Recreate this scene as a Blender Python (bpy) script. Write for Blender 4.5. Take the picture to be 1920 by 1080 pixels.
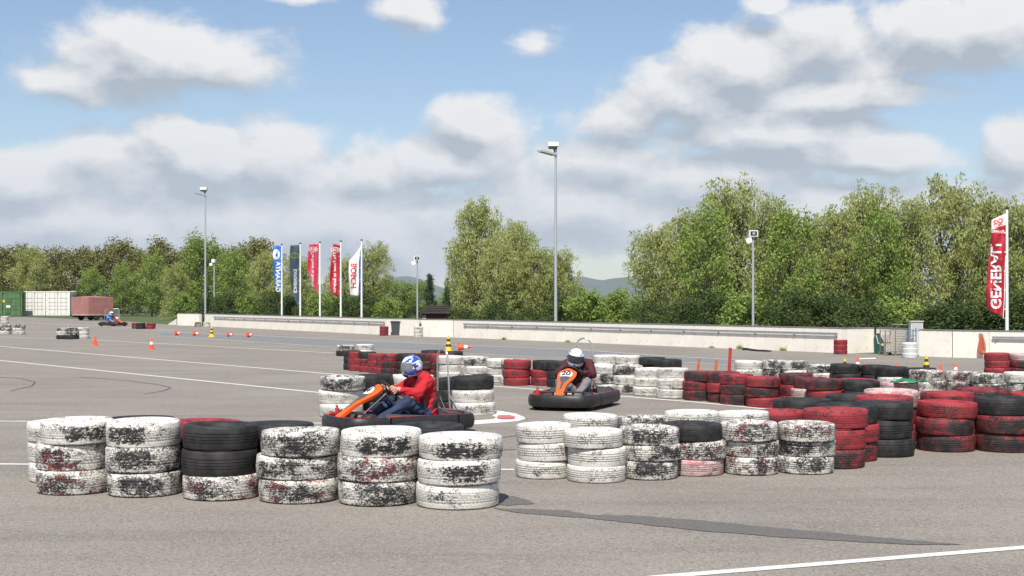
import bpy, bmesh, math, random
import numpy as np
from mathutils import Vector, Matrix
for o in list(bpy.data.objects): bpy.data.objects.remove(o)
SC = bpy.context.scene
COL = SC.collection
R = math.radians
# ---------------------------------------------------------------- camera
F, H, YH, CX = 2500.0, 1.65, 562.0, 960.0      # focal (px of 1920), eye height, horizon row
cam = bpy.data.objects.new('camera', bpy.data.cameras.new('camera')); COL.objects.link(cam)
cam.location = (0, 0, H); cam.rotation_euler = (R(90), 0, 0)
cam.data.sensor_width = 36; cam.data.lens = 36*F/1920; cam.data.shift_y = (YH-540)/1920
cam.data.clip_start = 0.1; cam.data.clip_end = 40000
SC.camera = cam
# ---------------------------------------------------------------- light
SUN_EL, SUN_AZ = 53.0, -7.0                     # azimuth: degrees to the right of straight behind the camera
sd = Vector((math.sin(R(SUN_AZ))*math.cos(R(SUN_EL)), -math.cos(R(SUN_AZ))*math.cos(R(SUN_EL)), math.sin(R(SUN_EL))))
sun = bpy.data.objects.new('sun', bpy.data.lights.new('sun', 'SUN')); COL.objects.link(sun)
sun.data.energy = 4.0; sun.data.angle = R(0.55); sun.data.color = (1, 0.95, 0.87)
sun.rotation_euler = sd.to_track_quat('Z', 'Y').to_euler(); sun.location = (0, 0, 60)
SC.view_settings.view_transform = 'Standard'; SC.view_settings.look = 'None'
SC.view_settings.gamma = 1; SC.view_settings.exposure = 0.60
SC.view_settings.use_curve_mapping = False
# ---------------------------------------------------------------- world: Nishita sky and cumulus clouds by direction
W = bpy.data.worlds.new('World'); SC.world = W; W.use_nodes = True
W.cycles.sampling_method = 'MANUAL'; W.cycles.sample_map_resolution = 256
class NT:
    def __init__(s, tree): s.t = tree; s.n = tree.nodes; s.l = tree.links
    def node(s, typ, **kw):
        n = s.n.new(typ)
        for k, v in kw.items(): setattr(n, k, v)
        return n
    def put(s, sock, v):
        if v is None: return
        if isinstance(v, bpy.types.NodeSocket): s.l.new(v, sock)
        elif isinstance(v, (tuple, list)) and len(v) == 3 and sock.type == 'RGBA': sock.default_value = (*v, 1)
        else: sock.default_value = v
    def m(s, op, a, b=None, c=None, clamp=False):
        n = s.node('ShaderNodeMath', operation=op, use_clamp=clamp)
        for i, v in enumerate((a, b, c)): s.put(n.inputs[i], v)
        return n.outputs[0]
    def v(s, op, a, b=None):
        n = s.node('ShaderNodeVectorMath', operation=op)
        s.put(n.inputs[0], a)
        if b is not None:
            s.put(n.inputs['Scale'] if op == 'SCALE' else n.inputs[1], b)
        return n.outputs['Value'] if op in ('LENGTH', 'DOT_PRODUCT') else n.outputs[0]
    def noise(s, vec, scale, detail=4, rough=.55, dist=0):
        n = s.node('ShaderNodeTexNoise'); s.put(n.inputs['Vector'], vec)
        n.inputs['Scale'].default_value = scale; n.inputs['Detail'].default_value = detail
        n.inputs['Roughness'].default_value = rough; n.inputs['Distortion'].default_value = dist
        return n.outputs['Fac']
    def ramp(s, x, lo, hi):
        n = s.node('ShaderNodeMapRange'); n.interpolation_type = 'SMOOTHSTEP'
        s.put(n.inputs[0], x); s.put(n.inputs[1], lo); s.put(n.inputs[2], hi)
        return n.outputs[0]
    def lin(s, x, a, b, c, d):
        n = s.node('ShaderNodeMapRange'); s.put(n.inputs[0], x)
        for i, q in enumerate((a, b, c, d)): s.put(n.inputs[i+1], q)
        return n.outputs[0]
    def mix(s, f, a, b):
        n = s.node('ShaderNodeMix', data_type='RGBA')
        s.put(n.inputs['Factor'], f); s.put(n.inputs[6], a); s.put(n.inputs[7], b)
        return n.outputs[2]
    def xyz(s, vec):
        n = s.node('ShaderNodeSeparateXYZ'); s.put(n.inputs[0], vec); return n.outputs
    def comb(s, x, y, z):
        n = s.node('ShaderNodeCombineXYZ')
        for i, q in enumerate((x, y, z)): s.put(n.inputs[i], q)
        return n.outputs[0]

def ang(px, py):
    a = math.atan((px-CX)/F); return a, math.atan((YH-py)/F*math.cos(a))
# cumulus masses: pixel centre, half width, half height
BLOBS = [(300,105,200,80),(400,120,150,62),(130,150,130,50),(250,80,90,70),
 (60,345,190,60),(250,330,170,75),(390,305,150,85),(530,300,160,85),(680,320,140,72),(200,420,420,90),(600,430,420,100),
 (885,238,112,60),(830,300,180,62),(770,20,115,65),(1010,85,130,70),(560,-10,120,24),
 (1180,225,125,70),(1290,190,150,90),(1400,130,160,85),(1560,90,190,80),(1740,60,190,85),(1850,40,100,70),(1440,10,70,36),
 (1400,250,300,50),(1560,180,240,40),(1300,330,330,70),(1640,290,200,45),(1905,280,85,62),(1560,400,420,75),(1050,400,300,90),(1880,400,180,70),(1150,300,160,60)]
FAINT = {(770, 20): .6, (1010, 85): .28, (1440, 10): .5, (130, 150): .8, (560, -10): .6}
g = bpy.data.node_groups.new('cloud_density', 'ShaderNodeTree')
g.interface.new_socket('Vector', in_out='INPUT', socket_type='NodeSocketVector')
g.interface.new_socket('Density', in_out='OUTPUT', socket_type='NodeSocketFloat')
q = NT(g); gi = q.node('NodeGroupInput').outputs[0]; go = q.node('NodeGroupOutput')
best = None
for (bx, by, rx, ry) in BLOBS:
    a, e = ang(bx, by)
    d = q.v('SUBTRACT', gi, (a, e, 0)); d = q.v('MULTIPLY', d, (F/rx, F/ry, 0))
    b = q.m('SUBTRACT', FAINT.get((bx, by), 1.0), q.v('LENGTH', d))
    best = b if best is None else q.m('MAXIMUM', best, b)
ss = q.xyz(gi)
# the same weather beyond the frame: a low bank all round and scattered masses above it
low = q.lin(ss[1], .10, .20, .45, -.35)
gen = q.m('ADD', low, q.m('MULTIPLY', q.m('SUBTRACT', q.noise(q.v('MULTIPLY', gi, (2.2, 4.5, 1)), 1.0, 2), .44), 3.2))
side = q.ramp(q.m('ABSOLUTE', ss[0]), .60, .72)
up = q.ramp(ss[1], .38, .48)
out = q.m('MAXIMUM', side, up)
bias = q.m('ADD', q.m('MULTIPLY', q.m('SUBTRACT', 1.0, out), q.m('MAXIMUM', best, -.9)), q.m('MULTIPLY', out, q.m('MAXIMUM', gen, -.9)))
st = q.v('MULTIPLY', gi, (1.0, 1.5, 1))
n1 = q.noise(st, 9, 7, .56, .3); n2 = q.noise(st, 27, 5, .6)
dens = q.m('ADD', bias, q.m('ADD', q.m('MULTIPLY', q.m('SUBTRACT', n1, .5), 2.3), q.m('MULTIPLY', q.m('SUBTRACT', n2, .5), .95)))
q.l.new(dens, go.inputs[0])
w = NT(W.node_tree); w.n.clear()
wo = w.node('ShaderNodeOutputWorld'); bg = w.node('ShaderNodeBackground'); bg.inputs[1].default_value = 0.1
sky = w.node('ShaderNodeTexSky', sky_type='NISHITA'); sky.sun_disc = False
sky.sun_elevation = R(SUN_EL); sky.sun_rotation = R(180-SUN_AZ)
sky.air_density = 1.0; sky.dust_density = .4; sky.ozone_density = 1.5
tc = w.node('ShaderNodeTexCoord').outputs['Generated']
X, Y, Z = w.xyz(tc)
az = w.m('ARCTAN2', X, Y); el = w.m('ARCSINE', Z)
uv = w.comb(az, el, 0)
def dnode(vec):
    n = w.node('ShaderNodeGroup', node_tree=g); w.put(n.inputs[0], vec); return n.outputs[0]
d0 = dnode(uv); d1 = dnode(w.v('ADD', uv, (.006, .018, 0)))
alpha = w.m('MULTIPLY', w.ramp(d0, -.20, .36), .96)
lit = w.m('ADD', w.m('MULTIPLY', w.m('SUBTRACT', d0, d1), 1.25), .46, clamp=True)
thick = w.ramp(d0, .1, 1.4)
lit = w.m('SUBTRACT', lit, w.m('MULTIPLY', thick, .10), clamp=True)
lowv = w.ramp(el, .02, .16)
ccol = w.mix(lit, (2.85, 3.2, 3.65), (6.1, 6.05, 6.0))
ccol = w.mix(w.m('MULTIPLY', w.m('SUBTRACT', 1.0, lowv), .25), ccol, (3.9, 4.4, 5.0))
skc = w.v('MULTIPLY', sky.outputs[0], (.76, .78, .81))
w.l.new(w.mix(alpha, skc, ccol), bg.inputs[0]); w.l.new(bg.outputs[0], wo.inputs[0])

# ================================================================ helpers
def G(px, py, z=0.0):
    Yd = F*(H-z)/(py-YH); return Vector(((px-CX)/F*Yd, Yd, z))
KY = F/2150.0
def XAT(px, Yd): return (px-CX)/F*Yd
def ZAT(py, Yd): return H-(py-YH)/F*Yd
class MB:
    def __init__(s): s.v = []; s.f = []; s.mi = []
    def add(s, vs, fs, m=0):
        o = len(s.v); s.v += [tuple(v) for v in vs]; s.f += [tuple(i+o for i in f) for f in fs]; s.mi += [m]*len(fs)
    def box(s, c, size, rz=0, m=0, M=None):
        x, y, z = (k/2 for k in size); c = Vector(c)
        T = Matrix.Translation(c) @ Matrix.Rotation(rz, 4, 'Z') if M is None else Matrix.Translation(c) @ M
        vs = [T @ Vector((a*x, b*y, d*z)) for a in (-1, 1) for b in (-1, 1) for d in (-1, 1)]
        s.add(vs, [(0,1,3,2),(4,6,7,5),(0,4,5,1),(2,3,7,6),(0,2,6,4),(1,5,7,3)], m)
    def tube(s, pts, r, n=8, m=0, caps=True, closed=False):
        pts = [Vector(p) for p in pts]; N = len(pts); rings = []; up = None
        for i, p in enumerate(pts):
            if closed: t = (pts[(i+1) % N]-pts[i-1]).normalized()
            else: t = (pts[min(i+1, N-1)]-pts[max(i-1, 0)]).normalized()
            if up is None: up = Vector((0, 0, 1)) if abs(t.z) < .9 else Vector((1, 0, 0))
            a = t.cross(up).normalized(); b = a.cross(t).normalized(); up = b
            rr = r[i] if isinstance(r, (list, tuple)) else r
            rings.append([p+(a*math.cos(2*math.pi*k/n)+b*math.sin(2*math.pi*k/n))*rr for k in range(n)])
        vs = [v for ring in rings for v in ring]; fs = []
        for i in range(N if closed else N-1):
            j = (i+1) % N
            for k in range(n):
                k2 = (k+1) % n; fs.append((i*n+k, i*n+k2, j*n+k2, j*n+k))
        if caps and not closed: fs.append(tuple(range(n-1, -1, -1))); fs.append(tuple((N-1)*n+k for k in range(n)))
        s.add(vs, fs, m)
    def lathe(s, prof, n=24, m=0, closed=False, c=(0,0,0), M=None):
        vs = []; P = len(prof)
        for k in range(n):
            a = 2*math.pi*k/n
            for (r, z) in prof:
                v = Vector((r*math.cos(a), r*math.sin(a), z)); v = (M @ v if M is not None else v)+Vector(c); vs.append(v)
        fs = []
        for k in range(n):
            k2 = (k+1) % n
            for i in range(P if closed else P-1):
                j = (i+1) % P; fs.append((k*P+i, k2*P+i, k2*P+j, k*P+j))
        s.add(vs, fs, m)
    def prism(s, poly, z0, z1, m=0, M=None):
        n = len(poly); vs = [Vector((x, y, z0)) for x, y in poly]+[Vector((x, y, z1)) for x, y in poly]
        if M is not None: vs = [M @ v for v in vs]
        s.add(vs, [tuple(range(n-1, -1, -1)), tuple(range(n, 2*n))]+[(i, (i+1) % n, n+(i+1) % n, n+i) for i in range(n)], m)
    def sheet(s, poly, z, m=0): s.add([(x, y, z) for x, y in poly], [tuple(range(len(poly)))], m)
    def mesh(s, name, smooth=False):
        me = bpy.data.meshes.new(name); me.from_pydata(s.v, [], s.f)
        if any(s.mi): me.polygons.foreach_set('material_index', s.mi)
        me.update()
        if smooth:
            me.polygons.foreach_set('use_smooth', [True]*len(me.polygons))
            try: me.set_sharp_from_angle(angle=R(40))
            except Exception: pass
        return me
def link(name, data, mats=None, parent=None):
    o = bpy.data.objects.new(name, data); COL.objects.link(o)
    if parent is not None: o.parent = parent
    if mats is not None:
        for m_ in (mats if isinstance(mats, (list, tuple)) else [mats]): data.materials.append(m_)
    return o
def obj(name, mb, mats, parent=None, smooth=False): return link(name, mb.mesh(name, smooth), mats, parent)
def tag(o, label, cat, group=None):
    o['label'] = label; o['category'] = cat
    if group: o['group'] = group
    return o
def struct(o, kind='structure', label=None):
    o['kind'] = kind
    if label: o['label'] = label
    return o
def empty(name, loc, rz=0):
    o = bpy.data.objects.new(name, None); COL.objects.link(o); o.location = loc; o.rotation_euler = (0, 0, rz); o.empty_display_size = .2
    return o
def fix_normals(o):
    bm = bmesh.new(); bm.from_mesh(o.data); bmesh.ops.recalc_face_normals(bm, faces=bm.faces); bm.to_mesh(o.data); bm.free(); return o
ORD = ['first','second','third','fourth','fifth','sixth','seventh','eighth','ninth','tenth','eleventh','twelfth','thirteenth','fourteenth','fifteenth','sixteenth','seventeenth','eighteenth','nineteenth','twentieth','twenty-first','twenty-second','twenty-third','twenty-fourth','twenty-fifth','twenty-sixth','twenty-seventh','twenty-eighth','twenty-ninth','thirtieth','thirty-first','thirty-second','thirty-third','thirty-fourth','thirty-fifth','thirty-sixth']
# ---------------------------------------------------------------- materials
def mat(name, col, rough=.6, metal=0, var=.0, vscale=8, bump=0, bscale=40, spec=.5, dirt=None):
    M_ = bpy.data.materials.new(name); M_.use_nodes = True; t = NT(M_.node_tree)
    p = t.n['Principled BSDF']; p.inputs['Roughness'].default_value = rough; p.inputs['Metallic'].default_value = metal
    p.inputs['Specular IOR Level'].default_value = spec; p.inputs['Base Color'].default_value = (*col, 1)
    oc = t.node('ShaderNodeTexCoord').outputs['Object']
    if var or dirt:
        n = t.noise(oc, vscale, 6, .6); c = col
        hi = tuple(min(1, k*(1+var)) for k in col); lo = tuple(k*(1-var) for k in col)
        cc = t.mix(t.ramp(n, .3, .7), lo, hi)
        if dirt: cc = t.mix(t.m('MULTIPLY', t.ramp(t.noise(oc, vscale*2.3, 8, .65), .5, .72), dirt[3]), cc, dirt[:3])
        t.l.new(cc, p.inputs['Base Color'])
    if bump:
        b = t.node('ShaderNodeBump'); b.inputs['Strength'].default_value = bump; b.inputs['Distance'].default_value = .01
        t.put(b.inputs['Height'], t.noise(oc, bscale, 5, .6)); t.l.new(b.outputs[0], p.inputs['Normal'])
    return M_
def asphalt_mat():
    M_ = bpy.data.materials.new('asphalt'); M_.use_nodes = True; t = NT(M_.node_tree); p = t.n['Principled BSDF']
    oc = t.node('ShaderNodeTexCoord').outputs['Object']
    big = t.noise(oc, .35, 5, .6); mid = t.noise(t.v('MULTIPLY', oc, (.25, 1.2, 1)), 1.2, 5, .6); fine = t.noise(oc, 60, 3, .7)
    vo = t.node('ShaderNodeTexVoronoi'); t.put(vo.inputs['Vector'], oc); vo.inputs['Scale'].default_value = 75
    c = t.mix(t.ramp(big, .3, .7), (.240, .213, .182), (.283, .253, .218))
    c = t.mix(t.m('MULTIPLY', t.ramp(mid, .45, .72), .5), c, (.15, .14, .128))
    c = t.mix(t.m('MULTIPLY', t.ramp(fine, .5, .68), .55), c, (.085, .08, .075))
    stone = t.xyz(vo.outputs['Color'])[0]
    c = t.mix(t.m('MULTIPLY', t.ramp(stone, .80, .97), .6), c, (.36, .345, .32))
    c = t.mix(t.m('MULTIPLY', t.ramp(stone, .22, .05), .5), c, (.07, .066, .062))
    t.l.new(c, p.inputs['Base Color']); p.inputs['Roughness'].default_value = .88; p.inputs['Specular IOR Level'].default_value = .3
    b = t.node('ShaderNodeBump'); b.inputs['Strength'].default_value = .5; b.inputs['Distance'].default_value = .006
    t.put(b.inputs['Height'], t.m('ADD', fine, vo.outputs['Distance'])); t.l.new(b.outputs[0], p.inputs['Normal'])
    return M_
ASPH = asphalt_mat()
PAINT = mat('road_paint', (.66, .65, .62), .7, var=.06, vscale=5, dirt=(.25, .24, .22, .55))
PAINTR = mat('red_road_paint', (.50, .13, .12), .7, var=.15, vscale=6, dirt=(.3, .2, .19, .5))
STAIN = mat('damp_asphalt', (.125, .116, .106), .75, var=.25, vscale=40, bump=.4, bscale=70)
NEWASPH = mat('blue_grey_asphalt', (.185, .187, .19), .85, var=.12, vscale=2)
GRASS = mat('grass_ground', (.07, .095, .028), .95, var=.4, vscale=1.2)
CONC = mat('concrete', (.77, .725, .645), .85, var=.06, vscale=1.6, bump=.15, bscale=30, dirt=(.48, .42, .33, .4))
CONCD = mat('concrete_coping', (.17, .17, .17), .8, var=.12, vscale=5)
GALV = mat('galvanised_steel', (.46, .47, .48), .45, .6, var=.08)
POLE = mat('pole_grey_paint', (.42, .44, .46), .5, .3)
WHITEP = mat('white_paint', (.78, .78, .76), .45, var=.04)
BLACKP = mat('black_plastic', (.014, .014, .015), .45, var=.3, vscale=12, dirt=(.05, .049, .047, .5))
DARKM = mat('dark_metal', (.045, .045, .047), .5, .4)
GREYPL = mat('grey_plastic', (.075, .078, .082), .45, var=.15, vscale=9)
REDPL = mat('red_plastic', (.42, .035, .03), .4, var=.15)
ORANGE = mat('orange_fairing', (.85, .115, .02), .3, var=.06, vscale=6)
CHROME = mat('bright_steel', (.72, .73, .75), .22, .9)
ORANGEC = mat('orange_cone', (.85, .09, .025), .5, var=.1)
YEL = mat('yellow_plastic', (.80, .50, .02), .5)
BLK = mat('matt_black', (.02, .02, .02), .6)

# ================================================================ setting
mb = MB(); mb.sheet([(-15000, -400), (15000, -400), (15000, 16000), (-15000, 16000)], -.004)
struct(obj('ground', mb, GRASS))
mb = MB()
edge = [G(2300, 682), G(1900, 673), G(1588, 662), G(850, 632), G(400, 611.6), G(325, 609.3), G(215, 601), G(40, 594.5), G(-400, 588)]
mb.sheet([(-60, -15), (45, -15), (45, edge[0].y)]+[(e.x, e.y+.15) for e in edge]+[(-75, 60)], 0)
struct(obj('asphalt', mb, ASPH))
def line(name, pts, width, z=.004, m_=PAINT):
    P = [G(*p) for p in pts]; mb = MB(); L = []; Rr = []
    for i, p in enumerate(P):
        t = (P[min(i+1, len(P)-1)]-P[max(i-1, 0)]).normalized(); n = Vector((-t.y, t.x, 0))
        L.append(p+n*width/2); Rr.append(p-n*width/2)
    for i in range(len(P)-1): mb.add([(*Rr[i].xy, z), (*Rr[i+1].xy, z), (*L[i+1].xy, z), (*L[i].xy, z)], [(0,1,2,3)])
    return struct(obj(name, mb, m_))
band = MB(); bt = [G(300, 622), G(470, 629), G(700, 640), G(1090, 656.5), G(1235, 667), G(1420, 677)]; bb = [G(1420, 687), G(1235, 677), G(1000, 669), G(625, 651), G(440, 639), G(300, 630)]
band.sheet([(p.x, p.y) for p in bt+bb][::-1], .004); struct(fix_normals(obj('newer_asphalt_lane', band, NEWASPH)))
line('lane_line', [(300, 622), (470, 629), (700, 640), (1090, 656.5), (1235, 667), (1420, 677)], .1, .008)
line('lane_line', [(300, 630), (440, 639), (625, 651), (1000, 669), (1235, 677), (1420, 687)], .1, .008)
line('lane_line', [(-200, 626), (0, 632), (177, 637.5), (627, 662)], .11)
line('lane_line', [(-100, 598), (50, 605), (180, 611), (330, 619)], .12)
line('lane_line', [(-200, 632), (0, 649.5), (640, 703), (980, 728.5), (1300, 754), (1455, 769)], .12)
line('lane_line', [(-200, 658), (0, 676), (620, 738.5)], .12)
line('lane_line', [(-300, 788), (0, 790), (400, 792.5), (620, 794)], .10)
line('lane_line', [(-300, 868), (0, 870.5), (500, 875), (964, 881)], .10)
line('lane_line', [(1150, 1091), (1255, 1081), (1920, 1027), (2200, 1006)], .10)
td = [G(*p) for p in [(860, 768), (905, 768.5), (940, 771), (968, 776), (984, 783), (985, 786), (972, 790), (930, 793.5), (880, 797), (820, 800), (800, 784)]]
mb = MB(); mb.sheet([(p.x, p.y) for p in td][::-1], .004); struct(fix_normals(obj('painted_island', mb, PAINT)))
for poly in ([(800, 776), (880, 774.5), (922, 779), (930, 783), (925, 786), (870, 790), (800, 790)],):
    mb = MB(); mb.sheet([(G(*p).x, G(*p).y) for p in poly][::-1], .008); struct(fix_normals(obj('island_centre', mb, ASPH)))
for poly in ([(934, 780), (955, 779.5), (965, 782), (966, 785), (960, 786.6), (938, 786.8), (931, 784)], [(880, 771.2), (905, 770.5), (922, 773), (905, 773.3)]):
    mb = MB(); mb.sheet([(G(*p).x, G(*p).y) for p in poly][::-1], .012); struct(fix_normals(obj('red_island_mark', mb, PAINTR)))
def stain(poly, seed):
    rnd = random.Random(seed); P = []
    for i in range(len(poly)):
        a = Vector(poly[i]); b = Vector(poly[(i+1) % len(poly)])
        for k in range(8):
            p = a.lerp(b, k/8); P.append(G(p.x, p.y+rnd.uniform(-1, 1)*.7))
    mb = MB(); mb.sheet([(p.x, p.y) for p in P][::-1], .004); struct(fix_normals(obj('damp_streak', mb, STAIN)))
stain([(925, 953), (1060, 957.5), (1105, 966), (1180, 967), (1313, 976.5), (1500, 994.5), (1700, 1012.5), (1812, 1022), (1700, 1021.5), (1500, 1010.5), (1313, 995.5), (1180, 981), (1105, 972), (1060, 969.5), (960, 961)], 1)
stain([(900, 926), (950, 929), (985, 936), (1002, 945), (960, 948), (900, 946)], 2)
SKID = mat('tyre_skid_rubber', (.085, .081, .077), .85, var=.3, vscale=14)
for pts in ([(150, 707), (240, 714), (300, 722), (320, 727), (308, 733), (270, 739)], [(0, 707), (40, 710), (66, 717), (60, 724), (20, 733)], [(640, 865), (800, 853), (965, 843)], [(930, 822), (1010, 812), (1100, 806)]):
    line('skid_mark', pts, .035, .004, SKID)
# far hills
def ridge(name, Yd, prof, col, seed):
    rnd = np.random.default_rng(seed); xs = np.linspace(-900, 2900, 220); zz = np.interp(xs, [p[0] for p in prof], [p[1] for p in prof])
    zz = zz+np.convolve(rnd.normal(0, 3.0, 220), np.ones(5)/5, 'same')
    mb = MB(); rows = []
    for j, (dy, hf) in enumerate(((-1800, 0), (-1100, .35), (-500, .75), (0, 1), (900, .6), (1800, 0))):
        rows.append([((x-CX)/F*Yd, Yd+dy, max(-2, (H+(YH-z)/F*Yd)*hf*(1+.06*math.sin(x*.05+j*2)*(0 < hf < 1)))) for x, z in zip(xs, zz)])
    vs = [v for r_ in rows for v in r_]; n = 220
    mb.add(vs, [(j*n+i, j*n+i+1, (j+1)*n+i+1, (j+1)*n+i) for j in range(5) for i in range(n-1)])
    struct(obj(name, mb, mat(name+'_woods', col, .95, var=.35, vscale=.004), smooth=True))
ridge('hills', 9000, [(-900, 535), (300, 540), (700, 532), (745, 519), (775, 518), (850, 546), (950, 540), (1040, 528), (1090, 519), (1130, 526), (1165, 521), (1250, 515), (1500, 525), (2000, 520), (2900, 530)], (.05, .075, .04), 3)

# ---------------------------------------------------------------- concrete walls
WH = .79
def panel_wall(p0, p1, n, label, rail=None, name='concrete_wall', h=WH):
    p0 = Vector((p0[0], p0[1], 0)); p1 = Vector((p1[0], p1[1], 0)); d = p1-p0; L = d.length; a = math.atan2(d.y, d.x)
    root = empty(name, p0, a); tag(root, label, 'wall')
    l = L/n; pm = MB(); pm.box((l/2, .11, (h-.05)/2), (l-.014, .2, h-.05)); me = pm.mesh('wall_panel'); me.materials.append(CONC)
    for i in range(n):
        o = link('wall_panel', me, None, root); o.location = (i*l, random.Random(i).uniform(-.003, .003), 0)
    mb = MB(); mb.box((L/2, .13, (h-.05)/2), (L-.02, .12, h-.06)); obj('joint_filler', mb, CONCD, root)
    mb = MB(); mb.box((L/2, .11, h-.02), (L, .206, .042)); obj('coping', mb, CONCD, root)
    if rail:
        t0, t1 = rail; x0, x1 = t0*L, t1*L
        mb = MB(); mb.tube([(x0, -.055, h-.175), (x1, -.055, h-.175)], .018, 8); mb.box(((x0+x1)/2, -.05, h-.215), (x1-x0, .025, .05)); obj('guard_rail', mb, GALV, root)
        k = max(2, int((x1-x0)/1.6)); bm_ = MB(); bm_.box((0, -.02, h-.20), (.05, .06, .04)); bm_.box((0, -.006, h-.24), (.05, .012, .16)); bm_.box((0, -.05, h-.262), (.03, .02, .045)); me = bm_.mesh('rail_bracket'); me.materials.append(GALV)
        for i in range(k+1):
            o = link('rail_bracket', me, None, root); o.location = (x0+.1+(x1-x0-.2)*i/k, 0, 0)
    return root
def P2(px, py): p = G(px, py); return (p.x, p.y)
panel_wall(P2(332, 610), P2(373, 611), 2, 'short pale concrete wall piece at the far grassy end')
panel_wall(P2(384, 611.5), P2(725, 628), 12, 'long concrete wall with steel rail in front of the five flagpoles', (.07, .995))
panel_wall(P2(725.6, 628), P2(785, 630), 2, 'plain concrete wall piece behind the grey wheeled bin')
panel_wall(P2(790, 631.2), P2(849, 632.4), 1, 'plain cream concrete wall piece below the brown timber hut')
panel_wall(P2(850, 632.5), P2(1588, 662.5), 13, 'longest concrete wall with steel rail between the hut and the wire cage', (.04, .985))
panel_wall(P2(1588.8, 662.6), P2(1640, 661), 1, 'cream concrete wall piece between the rail end and the green mat')
panel_wall(P2(1642, 661.2), P2(1722, 666), 2, 'recessed concrete wall piece behind the wire cage')
panel_wall(P2(1722.6, 668), P2(1785, 670), 1, 'cream concrete wall piece beside the white tyre stack and meter box')
panel_wall(P2(1786, 670.2), P2(2150, 679), 5, 'concrete wall with steel rail below the tall red and white banner', (.22, .98))
mb = MB(); a0 = G(314, 608.5); b0 = G(331, 609.5); mb.add([(a0.x, a0.y, 0), (b0.x, b0.y, 0), (b0.x, b0.y, .42), (a0.x, a0.y+.3, 0), (b0.x, b0.y+.3, 0), (b0.x, b0.y+.3, .42)], [(0,1,2), (5,4,3), (0,3,4,1), (1,4,5,2), (0,2,5,3)])
tag(obj('concrete_ramp', mb, CONC), 'low sloping concrete wedge at the far end of the wall', 'ramp')

# ================================================================ tyres
def tyre_profile(Rr, w_, sq=1.0):
    z0 = .085; pts = [(.57, .30), (.60, .19), (.66, .075), (.74, .015), (.82, .0), (.91, .006), (.95, .022), (.974, .05), (.985, z0)]
    def crown(zf): return 1.0-.030*abs((zf-.5)/.34)**2.2
    z = z0+.03
    for gz in (.32, .44, .56, .68):
        for q_, dp in ((-.012, 0), (-.008, .028), (.008, .028), (.012, 0)): pts.append((crown(gz+q_)-dp, gz+q_))
    pts.append((.985, 1-z0))
    pts += [(a, 1-b) for a, b in reversed(pts[:8])]
    pts += [(.66, .74), (.90, .74), (.93, .5), (.90, .26), (.66, .26)]
    return [(a*Rr, b*w_) for a, b in pts]
TYRE = {}
for key, Rr, w_ in (('L', .316, .187), ('M', .272, .160), ('S', .205, .150), ('X', .338, .189)):
    mb = MB(); mb.lathe(tyre_profile(Rr, w_), 52, closed=True); me = mb.mesh('tyre_'+key, True); me.materials.append(None); TYRE[key] = (me, Rr, w_)
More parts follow.
